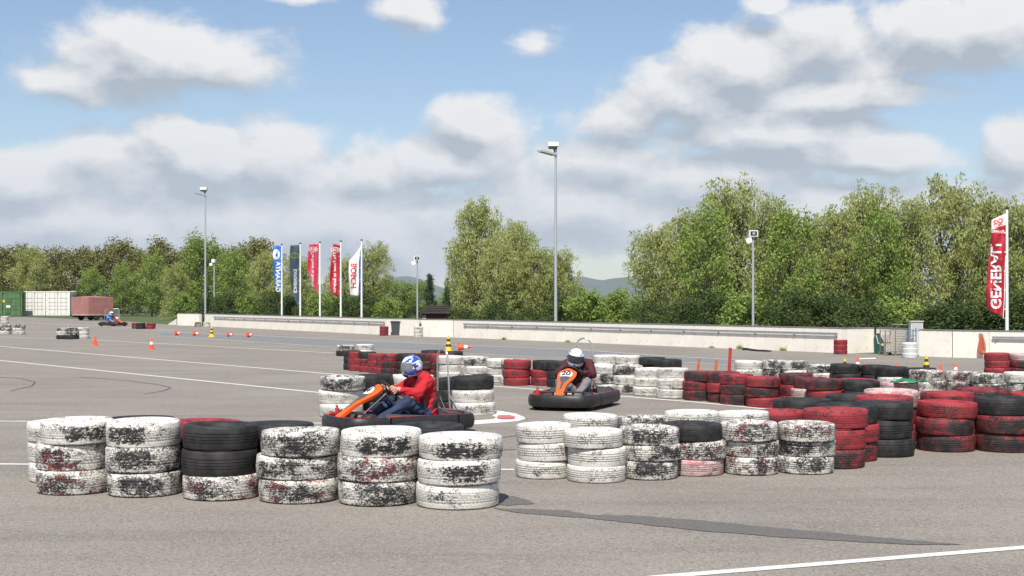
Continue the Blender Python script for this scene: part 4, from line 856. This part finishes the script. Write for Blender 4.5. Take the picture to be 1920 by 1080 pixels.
# cones
def cone(px, py, h, kind, label, tip=None, Yd=None):
    p = G(px, py); r_ = h*.24; root = empty('traffic_cone', p); tag(root, label, 'cone', 'traffic cones on the asphalt')
    A_, B_ = {'o': (ORANGEC, ORANGEC), 'ow': (ORANGEC, WHITEP), 'yb': (YEL, BLK)}[kind]
    q = [0, .28, .45, .62, .8, 1.0] if kind == 'yb' else [0, .40, .66, 1.0]
    mb = MB(); mb.box((0, 0, .012), (h*.62, h*.62, .024)); obj('base', mb, A_, root)
    for i in range(len(q)-1):
        f0, f1 = q[i], q[i+1]; ra = r_*(1-.80*f0); rb = r_*(1-.80*f1); mb = MB(); prof = [(ra, .024+f0*h*.97), (rb, .024+f1*h*.97)]
        if i == len(q)-2: prof.append((0, .024+f1*h*.97))
        mb.lathe(prof, 18); obj('sleeve', mb, B_ if i % 2 else A_, root, True)
    if tip is not None:
        root.rotation_euler = (R(88), 0, R(tip)); root.location.z = h*.31
CN = [(178, 648, .36, 'o', 'plain orange cone standing alone beside the far white tyre group', None), (284, 655, .36, 'ow', 'orange cone with white band standing out on the asphalt', None),
 (330, 629, .34, 'ow', 'tipped orange cone at the ramp end of the cone row', 60), (363, 630, .34, 'ow', 'tipped orange cone next to the yellow cone of the far row', 75), (397, 632, .46, 'yb', 'yellow and black cone upright among tipped orange cones', None), (427, 631.5, .30, 'ow', 'small tipped orange cone just past the far yellow cone', 70), (465, 632.5, .34, 'ow', 'tipped orange cone ending the far row', 55),
 (841, 659.5, .50, 'yb', 'yellow and black cone upright behind the middle tyre barrier', None), (859, 659.5, .44, 'ow', 'large tipped orange cone lying beside the upright yellow cone', 85),
 (1584, 699, .30, 'yb', 'yellow and black cone behind the white end of the far barrier', None), (1608, 698, .33, 'ow', 'orange and white cone standing behind the black far-barrier tyres', None), (1622, 700, .23, 'ow', 'small orange cone beside the orange and white one', None), (1681, 701, .23, 'o', 'plain orange cone behind the lower black tyres', None), (1737, 700, .39, 'yb', 'yellow and black cone behind the tallest black tyres', None), (1764, 703, .23, 'o', 'plain orange cone beside the right yellow cone', None), (1792, 704, .25, 'ow', 'orange and white cone behind the red-flecked tyres', None)]
for a in CN: cone(*a)
for px, top, bot, r_, lb in [(1308, 673, 703, .028, 'short orange slalom pole nearest the white tyres'), (1341, 675, 706, .028, 'short orange slalom pole between the other two'), (1367, 652, 702, .036, 'tall red slalom pole behind the red tyres')]:
    p = G(px, bot); z = ZAT(top, p.y); root = empty('slalom_pole', p); tag(root, lb, 'pole', 'slalom poles'); mb = MB(); mb.tube([(0, 0, .03), (.03, 0, z)], r_, 10); obj('shaft', mb, mat('slalom_red', (.55, .10, .035) if r_ < .03 else (.42, .035, .02), .6, var=.15), root); mb = MB(); mb.lathe([(0, 0), (.13, 0), (.13, .03), (.05, .05), (0, .05)], 16); obj('foot', mb, BLK, root)
# green tarp scrap on the tyres
p = G(1712, 781); mb = MB(); zz = .5
vs = []; fs = []
for i in range(9):
    for j in range(5):
        x = (i/8-.5)*.50; y = (j/4-.5)*.36; vs.append((p.x-.02+x, p.y+.05+y, .515+.03*math.sin(i*1.3+j)*math.cos(j*1.7)-.05*abs(i/8-.5)))
fs = [(i*5+j, (i+1)*5+j, (i+1)*5+j+1, i*5+j+1) for i in range(8) for j in range(4)]; mb.add(vs, fs); me = mb.mesh('tarp_scrap', True); bm = bmesh.new(); bm.from_mesh(me); bmesh.ops.solidify(bm, geom=bm.faces[:], thickness=.008); bm.to_mesh(me); bm.free()
tag(link('tarp_scrap', me, mat('green_tarp', (.02, .22, .09), .5, var=.2)), 'crumpled green tarpaulin scrap lying on tyres of the middle barrier', 'tarp')
# containers and trailer
def container(px0, px1, py, L_, Hc, m_, label, doors=True, rot=0, rib_m=None):
    p0 = G(px0, py); p1 = G(px1, py); w_ = p1.x-p0.x; root = empty('shipping_container', ((p0.x+p1.x)/2, p0.y, 0), rot); tag(root, label, 'container')
    mb = MB(); mb.box((0, L_/2+.06, Hc/2+.08), (w_-.10, L_-.1, Hc-.12)); obj('container_body', mb, m_, root)
    for s in (-1, 1):
        mb = MB(); mb.box((s*(w_/2-.06), .05, Hc/2+.05), (.12, .14, Hc)); obj('corner_post', mb, m_, root)
        mb = MB(); mb.box((0, .05, Hc/2+.05+s*(Hc/2-.06)), (w_-.24, .14, .12)); obj('end_beam', mb, m_, root)
        if doors:
            mb = MB(); mb.box((s*w_*.235, .03, Hc/2+.05), (w_*.43, .05, Hc-.28)); d = obj('door', mb, m_, root)
            for q_ in (-.5, .5): mb = MB(); mb.tube([(s*w_*.235+q_*w_*.21, -.012, .2), (s*w_*.235+q_*w_*.21, -.012, Hc-.1)], .022, 6); obj('locking_bar', mb, rib_m or GALV, d)
            for q_ in (.28, .42, .56, .74): mb = MB(); mb.box((s*w_*.235, .0, Hc*q_), (w_*.38, .03, .045)); obj('door_rib', mb, rib_m or GALV, d)
    n = int(L_/.4)
    for s in (-1, 1):
        rm = MB(); rm.box((0, 0, 0), (.05, .20, Hc-.35)); me = rm.mesh('side_rib'); me.materials.append(m_)
        for k in range(n): o = link('side_rib', me, None, root); o.location = (s*(w_/2-.045), .3+.4*k, Hc/2+.08)
    for x in (-1, 1):
        mb = MB(); mb.box((x*(w_/2-.1), .3, .05), (.2, .4, .1)); obj('skid', mb, DARKM, root)
    return root
CW = mat('container_white', (.72, .70, .66), .55, var=.05, vscale=2, dirt=(.4, .32, .25, .25)); CG = mat('container_green', (.075, .155, .06), .6, var=.2, vscale=2, dirt=(.16, .10, .06, .4)); CGR = mat('door_seam_grey', (.40, .40, .39), .6); CGG = mat('green_rib', (.055, .12, .05), .6)
gc = container(-30, 41, 593.0, 1.2, 2.42, CG, 'green steel waste container standing next to the white containers', True, 0, CGG)
mb = MB(); mb.box((.55, -.03, 1.05), (.5, .03, 1.5), M=Matrix.Rotation(R(3), 4, 'Y')); obj('hatch', mb, CGG, gc); mb = MB(); mb.box((.55, -.05, .98), (.42, .02, .22)); obj('notice', mb, WHITEP, gc); mb = MB(); mb.box((.1, -.04, 1.5), (.2, .02, .25)); obj('notice', mb, YEL, gc)
container(45, 85, 592.4, 6, 2.46, CW, 'white shipping container door end next to the green container', True, 0, CGR); container(86, 131, 592.6, 6, 2.46, CW, 'white shipping container door end between its white neighbours', True, 0, CGR); container(132, 167, 591.6, 6, 2.50, CW, 'white shipping container half hidden behind the covered trailer', True, 0, CGR)
def trailer():
    p = G(166, 601.3); s = F/p.y; root = empty('covered_trailer', (p.x, p.y, 0), R(52)); tag(root, 'flat trailer under a faded pink tarpaulin by the white containers', 'trailer'); tm = mat('pink_tarp', (.33, .15, .135), .75, var=.12, vscale=2, bump=.3, bscale=4); z0 = ZAT(588.5, p.y); z1 = ZAT(556.5, p.y); l = 2.3
    mb = MB(); n = 10; vs = []; P_ = [(0, 0), (l, 0), (l, l), (0, l)]; rnd = random.Random(2); pts = []
    for i in range(4):
        for k in range(n): a = Vector(P_[i]).lerp(Vector(P_[(i+1) % 4]), k/n); pts.append(a)
    for z, w_ in ((z0, 0), (z0+(z1-z0)*.5, .02), (z1-.04, .0)):
        for a in pts: vs.append((a.x+rnd.uniform(-1, 1)*w_, a.y+rnd.uniform(-1, 1)*w_, z+rnd.uniform(-.02, .02)))
    m = len(pts); fs = [(r_*m+k, r_*m+(k+1) % m, (r_+1)*m+(k+1) % m, (r_+1)*m+k) for r_ in (0, 1) for k in range(m)]; vs.append((l/2, l/2, z1+.08)); fs += [(2*m+k, 2*m+(k+1) % m, 3*m) for k in range(m)]
    mb.add(vs, fs); fix_normals(obj('tarpaulin', mb, tm, root, True))
    mb = MB(); mb.box((l/2, l/2, z0-.06), (l-.02, l-.02, .14)); obj('bed', mb, mat('trailer_edge', (.50, .30, .25), .6, var=.2, vscale=5), root)
    for s_ in (0, 1): mb = MB(); mb.box((l/2, .35+s_*(l-.7), z0-.22), (l*1.1, .12, .14)); obj('chassis_beam', mb, BLK, root)
    for x in (.8, 1.7):
        for y in (.12, l-.12): mb = MB(); mb.lathe([(0, -.1), (.15, -.1), (.26, -.1), (.28, -.05), (.28, .05), (.26, .1), (0, .1)], 18, c=(x, y, .28), M=Matrix.Rotation(R(90), 3, 'X')); obj('wheel', mb, BLK, root, True)
    mb = MB(); mb.tube([(l/2, 0, z0-.2), (l/2, -.9, .35)], .05, 6); obj('drawbar', mb, BLK, root)
trailer()
p = G(217, 598.5); root = empty('fence_panel', (p.x, p.y, 0)); tag(root, 'wire mesh fence panel standing beside the covered trailer', 'fence'); zt = ZAT(579, p.y)
mb = MB(); mb.tube([(-.3, 0, 0), (-.3, 0, zt-.1), (-.22, 0, zt), (.24, 0, zt), (.3, 0, zt-.08), (.3, 0, 0)], .025, 6); obj('frame', mb, GALV, root)
for k in range(7): mb = MB(); mb.tube([(-.28, 0, .12+k*.12), (.28, 0, .12+k*.12)], .007, 4); obj('wire', mb, GALV, root)
for k in range(6): mb = MB(); mb.tube([(-.24+k*.095, 0, .05), (-.24+k*.095, 0, zt)], .007, 4); obj('wire', mb, GALV, root)

# ================================================================ trees
def leaf_mat(name, c0, c1, c2):
    M_ = bpy.data.materials.new(name); M_.use_nodes = True; t = NT(M_.node_tree); t.n.clear(); out = t.node('ShaderNodeOutputMaterial')
    rp = t.node('ShaderNodeNewGeometry').outputs['Random Per Island']; oc = t.node('ShaderNodeTexCoord').outputs['Object']; rn = t.node('ShaderNodeObjectInfo').outputs['Random']
    c = t.mix(t.ramp(rp, .0, 1.0), c0, c1); c = t.mix(t.m('MULTIPLY', t.ramp(t.noise(oc, .9, 3), .42, .66), .6), c, c2); c = t.mix(t.m('MULTIPLY', rn, .35), c, c1)
    d = t.node('ShaderNodeBsdfDiffuse'); tr = t.node('ShaderNodeBsdfTranslucent'); gl = t.node('ShaderNodeBsdfGlossy'); gl.inputs['Roughness'].default_value = .7
    t.put(d.inputs[0], c); t.put(tr.inputs[0], c); a = t.node('ShaderNodeMixShader'); a.inputs[0].default_value = .32; t.l.new(d.outputs[0], a.inputs[1]); t.l.new(tr.outputs[0], a.inputs[2])
    b = t.node('ShaderNodeMixShader'); b.inputs[0].default_value = .025; t.l.new(a.outputs[0], b.inputs[1]); t.l.new(gl.outputs[0], b.inputs[2]); t.l.new(b.outputs[0], out.inputs[0])
    return M_
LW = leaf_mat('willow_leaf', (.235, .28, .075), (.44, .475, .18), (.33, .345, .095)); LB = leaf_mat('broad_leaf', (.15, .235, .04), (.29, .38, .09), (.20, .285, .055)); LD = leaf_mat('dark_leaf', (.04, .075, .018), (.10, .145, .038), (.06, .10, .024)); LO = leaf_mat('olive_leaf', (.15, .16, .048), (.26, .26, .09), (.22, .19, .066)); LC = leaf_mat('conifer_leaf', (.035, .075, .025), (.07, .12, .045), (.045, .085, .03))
BARK = mat('bark', (.09, .075, .06), .9, var=.3, vscale=5)
def tree_meshes(seed, Ht, Wd, lobes, per, nleaf, leaf, droop, low, sig, shape='round'):
    r_ = np.random.default_rng(seed); cl = []; br = MB(); stems = 3 if shape == 'willow' else 1
    tops = []
    for s_ in range(stems):
        an = r_.uniform(0, 6.28); lean = Wd*.16 if stems > 1 else Wd*.03; pts = [Vector((0.12*math.cos(an)*(stems > 1), .12*math.sin(an)*(stems > 1), 0))]
        for k in range(1, 6): pts.append(Vector((lean*math.cos(an)*k/5+r_.normal(0, .06), lean*math.sin(an)*k/5+r_.normal(0, .06), Ht*.86*k/5)))
        br.tube(pts, [(.13 if stems == 1 else .085)*Ht/7*(1-.16*k) for k in range(6)], 6); tops.append(pts)
    for i in range(lobes):
        f_ = (i+.5)/lobes; z = Ht*(low+(1-low)*(f_**.85)); prof = {'round': math.sin(math.pi*min(1, .18+.80*f_))**.6, 'willow': (1-.62*max(0, f_-.25))*(.75+.25*math.sin(f_*9+seed)), 'cone': 1-.93*f_}[shape]
        an = i*2.4+r_.uniform(-.5, .5); rad = Wd/2*prof*r_.uniform(.35, .88); c = np.array((rad*math.cos(an), rad*math.sin(an), z-.08*Ht*(shape == 'round')*0)); lr = Wd*r_.uniform(.15, .24)*(1 if shape != 'cone' else max(.25, prof))
        st = tops[i % stems]; k = min(4, max(1, int((z-.3*Ht*.5)/(Ht*.86)*5))); a = st[k]; mid = a.lerp(Vector(c), .5)+Vector((0, 0, .12)); br.tube([a, mid, Vector(c)], [.04*Ht/7, .028*Ht/7, .012], 5)
        d = r_.normal(size=(per, 3)); d /= np.linalg.norm(d, axis=1)[:, None]; cc = c+d*lr*r_.uniform(.35, 1.05, (per, 1))*np.array((1, 1, .85)); cl.append(cc)
        for q in cc[::4]: br.tube([Vector(c), Vector(q)], [.012, .005], 3)
    C = np.concatenate(cl); C = C[C[:, 2] > .15]; n = len(C)*nleaf; ctr = np.repeat(C, nleaf, 0); off = r_.normal(0, sig, (n, 3))
    if droop: off[:, 2] = -np.abs(r_.normal(0, sig*1.9, n))+sig*.5; off[:, :2] *= .75
    P = ctr+off; ax = r_.normal(size=(n, 3))
    if droop: ax = ax*.55+np.array((0, 0, -1.0))
    ax /= np.linalg.norm(ax, axis=1)[:, None]; b = np.cross(ax, r_.normal(size=(n, 3))); b /= np.linalg.norm(b, axis=1)[:, None]; sz = r_.uniform(.6, 1.3, (n, 1)); a_ = ax*leaf[0]*.5*sz; b_ = b*leaf[1]*.5*sz
    V = np.stack([P-a_, P+b_-a_*.1, P+a_, P-b_-a_*.1], 1).reshape(-1, 3); V[:, 2] = np.maximum(V[:, 2], .03)
    me = bpy.data.meshes.new('crown'); Fc = np.arange(n*4).reshape(-1, 4); me.from_pydata(V.tolist(), [], Fc.tolist()); me.update()
    tm = br.mesh('trunk', True); tm.materials.append(BARK); return me, tm, Ht
KINDS = {}
for k in range(4): KINDS['w%d' % k] = tree_meshes(20+k, 7, 4.9, 30, 16, 38, (.16, .06), True, .09, .18, 'willow')+(LW,)
for k in range(2): KINDS['b%d' % k] = tree_meshes(40+k, 7, 4.6, 20, 16, 24, (.17, .11), False, .14, .20, 'round')+(LB,)
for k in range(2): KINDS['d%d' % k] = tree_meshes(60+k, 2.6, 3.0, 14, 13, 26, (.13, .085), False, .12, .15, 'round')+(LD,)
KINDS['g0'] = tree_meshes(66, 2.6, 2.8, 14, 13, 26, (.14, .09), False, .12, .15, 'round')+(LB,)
for k in range(3): KINDS['o%d' % k] = tree_meshes(80+k, 9, 5.6, 22, 15, 22, (.30, .16), False, .15, .30, 'round')+(LO,)
KINDS['c0'] = tree_meshes(90, 5, 2.2, 26, 9, 24, (.16, .05), False, .06, .12, 'cone')+(LC,)
for q in KINDS.values(): q[0].materials.append(q[3])
trng = random.Random(5); USED = {}
def tree(px, top, Yd, kind, wf, label, grp, name):
    Yd *= KY; cr, tr, h0, _ = KINDS[kind]; hh = ZAT(top, Yd); root = empty(name, (XAT(px, Yd), Yd, -.02), trng.uniform(0, 6.28)); sz = hh/h0/1.0; root.scale = (sz*wf, sz*wf, sz)
    tag(root, label, 'tree' if 'bush' not in name else 'bush', grp); link('crown', cr, None, root); link('trunk', tr, None, root)
WG = 'willows and birches behind the wall'
WL = ['willow at the open end of the dense row, over the long wall', 'willow beside the open end tree of the dense row', 'tall feathery willow behind the slim spotlight pole', 'round willow just past the slim spotlight pole', 'lower willow in the dip of the dense row', 'willow above the end of the steel rail', 'pointed willow behind the green mat', 'willow right behind the wire cage', 'tallest willow behind the meter cabinet', 'willow partly hidden by the tall red banner', 'willow beyond the tall red banner', 'willow at the very end behind the rail']
for i, (px, tp, Yd, k) in enumerate([(1228, 432, 52, 'w0'), (1290, 405, 50, 'w1'), (1365, 352, 51, 'w2'), (1450, 384, 49, 'w3'), (1520, 418, 52, 'w0'), (1570, 400, 48, 'w1'), (1632, 362, 50, 'w2'), (1706, 384, 47, 'w3'), (1785, 346, 48, 'w0'), (1862, 378, 46, 'w1'), (1935, 384, 45, 'w2'), (2010, 380, 45, 'w3')]): tree(px, tp, Yd, k, trng.uniform(.92, 1.1), WL[i], WG, 'willow_tree')
for px, tp, Yd, k, wf, lb in [(897, 384, 62, 'w1', .9, 'tall airy birch rising above the timber hut'), (970, 424, 57, 'w3', .95, 'pale birch between the airy birch and the tall mast'), (1046, 474, 56, 'w2', 1.1, 'low pale birch at the foot of the tall mast'), (868, 452, 66, 'w2', .75, 'short birch on the hut side of the airy birch'), (935, 455, 55, 'w0', 1.0, 'short birch in front of the pale birch'), (1008, 468, 55, 'w1', 1.1, 'short birch touching the tall mast'), (700, 462, 70, 'w0', 1.0, 'pale willow beside the white and navy banner'), (640, 488, 74, 'w2', 1.1, 'willow behind the two red banners'), (560, 486, 78, 'w3', 1.2, 'willow behind the slate grey banner'), (500, 476, 84, 'w1', 1.2, 'willow behind the blue banner'), (60, 470, 122, 'w1', 1.25, 'pale willow behind the white containers'), (330, 500, 92, 'w0', 1.1, 'pale willow over the far end of the wall')]: tree(px, tp, Yd, k, wf, lb, WG, 'birch_tree' if 'birch' in lb else 'willow_tree')
for px, tp, Yd, k, wf, lb in [(372, 446, 100, 'b0', 1.0, 'bright green tree behind the far floodlight mast'), (440, 476, 92, 'b1', 1.0, 'bright green tree beside the far floodlight mast'), (285, 482, 112, 'b1', 1.0, 'green tree beyond the grass verge'), (170, 505, 118, 'b0', 1.0, 'green tree behind the covered trailer'), (230, 500, 114, 'b1', .9, 'green tree behind the wire fence panel'), (1455, 470, 56, 'b0', .8, 'deep green tree among the willows'), (1325, 402, 47, 'b1', .8, 'round green tree beside the tall feathery willow'), (1478, 398, 46, 'b0', .8, 'round green tree between spotlight pole and dip'), (1655, 405, 46, 'b1', .75, 'round green tree above the green mat')]: tree(px, tp, Yd, k, wf, lb, 'green trees at the edge of the track', 'broadleaf_tree')
for px, tp, Yd, wf, lb in [(806, 516, 64, 1.0, 'pointed conifer behind the hut roof'), (838, 524, 70, .8, 'thin conifer beside the airy birch')]: tree(px, tp, Yd, 'c0', wf, lb, 'conifers behind the hut', 'conifer_tree')
for px, tp, k, lb in [(728, 526, 'b0', 'green tree beside the pale willow by the flags'), (757, 533, 'b1', 'green tree behind the slim pole by the hut'), (785, 530, 'b0', 'green tree just behind the timber hut'), (848, 540, 'b1', 'green tree behind the hut roof end'), (1085, 541, 'b0', 'low green tree past the tall mast'), (1150, 552, 'b1', 'low green tree before the dense willow row')]: tree(px, tp, 76, k, 1.25, lb, 'green trees at the edge of the track', 'broadleaf_tree')
for i, px in enumerate(range(-70, 500, 37)): tree(px, 466+trng.uniform(-14, 10), 138+trng.uniform(-6, 10), 'o%d' % (i % 3), trng.uniform(.95, 1.2), 'olive brown spring tree in the wood beyond the containers', 'olive trees of the far wood', 'woodland_tree')
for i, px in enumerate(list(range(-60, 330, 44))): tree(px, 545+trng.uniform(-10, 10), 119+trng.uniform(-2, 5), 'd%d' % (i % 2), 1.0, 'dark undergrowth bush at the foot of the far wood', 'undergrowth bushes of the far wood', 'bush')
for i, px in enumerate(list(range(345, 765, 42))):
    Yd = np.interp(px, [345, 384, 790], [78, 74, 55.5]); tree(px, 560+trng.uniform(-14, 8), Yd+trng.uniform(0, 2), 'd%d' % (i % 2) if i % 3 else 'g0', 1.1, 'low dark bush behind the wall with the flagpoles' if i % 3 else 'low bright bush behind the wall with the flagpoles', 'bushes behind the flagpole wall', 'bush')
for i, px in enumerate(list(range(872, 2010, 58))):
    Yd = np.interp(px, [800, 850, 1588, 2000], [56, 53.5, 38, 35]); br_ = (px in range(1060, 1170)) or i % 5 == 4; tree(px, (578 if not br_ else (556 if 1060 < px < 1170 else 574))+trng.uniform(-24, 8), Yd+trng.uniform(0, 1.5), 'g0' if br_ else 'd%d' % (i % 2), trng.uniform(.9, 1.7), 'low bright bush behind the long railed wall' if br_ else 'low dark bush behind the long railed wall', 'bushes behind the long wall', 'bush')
# weeds along the wall foot, a black hose, a white bar
def tuft(px, py, h_, seed, label):
    r_ = np.random.default_rng(seed); n = 60; me = None; P = r_.normal(0, .05, (n, 3)); P[:, 2] = 0; up = np.stack([r_.normal(0, .35, n), r_.normal(0, .35, n), np.ones(n)], 1)*h_*r_.uniform(.5, 1.1, (n, 1)); b = np.cross(up, r_.normal(size=(n, 3))); b = b/np.linalg.norm(b, axis=1)[:, None]*.012
    V = np.stack([P-b, P+b, P+up], 1).reshape(-1, 3); me = bpy.data.meshes.new('weed'); me.from_pydata(V.tolist(), [], np.arange(n*3).reshape(-1, 3).tolist()); me.update()
    p = G(px, py); o = struct(link('weed', me, LB), 'stuff'); o.location = (p.x, p.y, 0); tag(o, label, 'weed', 'weeds at the foot of the long wall')
for i, (px, py, h_, lb) in enumerate([(1388, 653.9, .16, 'green weed growing by the black hose at the wall foot'), (1468, 657.2, .14, 'green weed at the wall joint past the black hose'), (945, 636.6, .13, 'green weed at the wall foot near the wall tap'), (1065, 641.6, .12, 'green weed at the wall foot near the tall mast'), (1334, 651.7, .08, 'tiny weed at the wall foot before the black hose')]): tuft(px, py+.6, h_, i, lb)
mb = MB(); mb.tube([G(a, b, .03) for a, b in [(1393, 655), (1400, 654.6), (1410, 656.2), (1422, 657.2), (1436, 657.6), (1446, 658.2)]], [.045, .045, .04, .03, .03, .02], 8); tag(obj('black_hose', mb, BLK, None, True), 'black hose lying along the foot of the railed wall', 'hose')
mb = MB(); mb.tube([G(1612, 673, .02), G(1641, 672.2, .02)], .02, 8); tag(obj('white_bar', mb, WHITEP), 'thin white bar lying on the asphalt before the green mat', 'bar')
# ================================================================ haze
mb = MB(); mb.box((0, 5200, 248), (29000, 11500, 504)); hb = link("haze", mb.mesh("haze"))
hm = bpy.data.materials.new('haze_air'); hm.use_nodes = True; t = NT(hm.node_tree); t.n.clear(); ho = t.node('ShaderNodeOutputMaterial'); hv = t.node('ShaderNodeVolumePrincipled'); hv.inputs['Color'].default_value = (.80, .88, 1, 1); hv.inputs['Density'].default_value = .00006; t.l.new(hv.outputs[0], ho.inputs['Volume'])
hb.data.materials.clear(); hb.data.materials.append(hm); hb['kind'] = 'stuff'
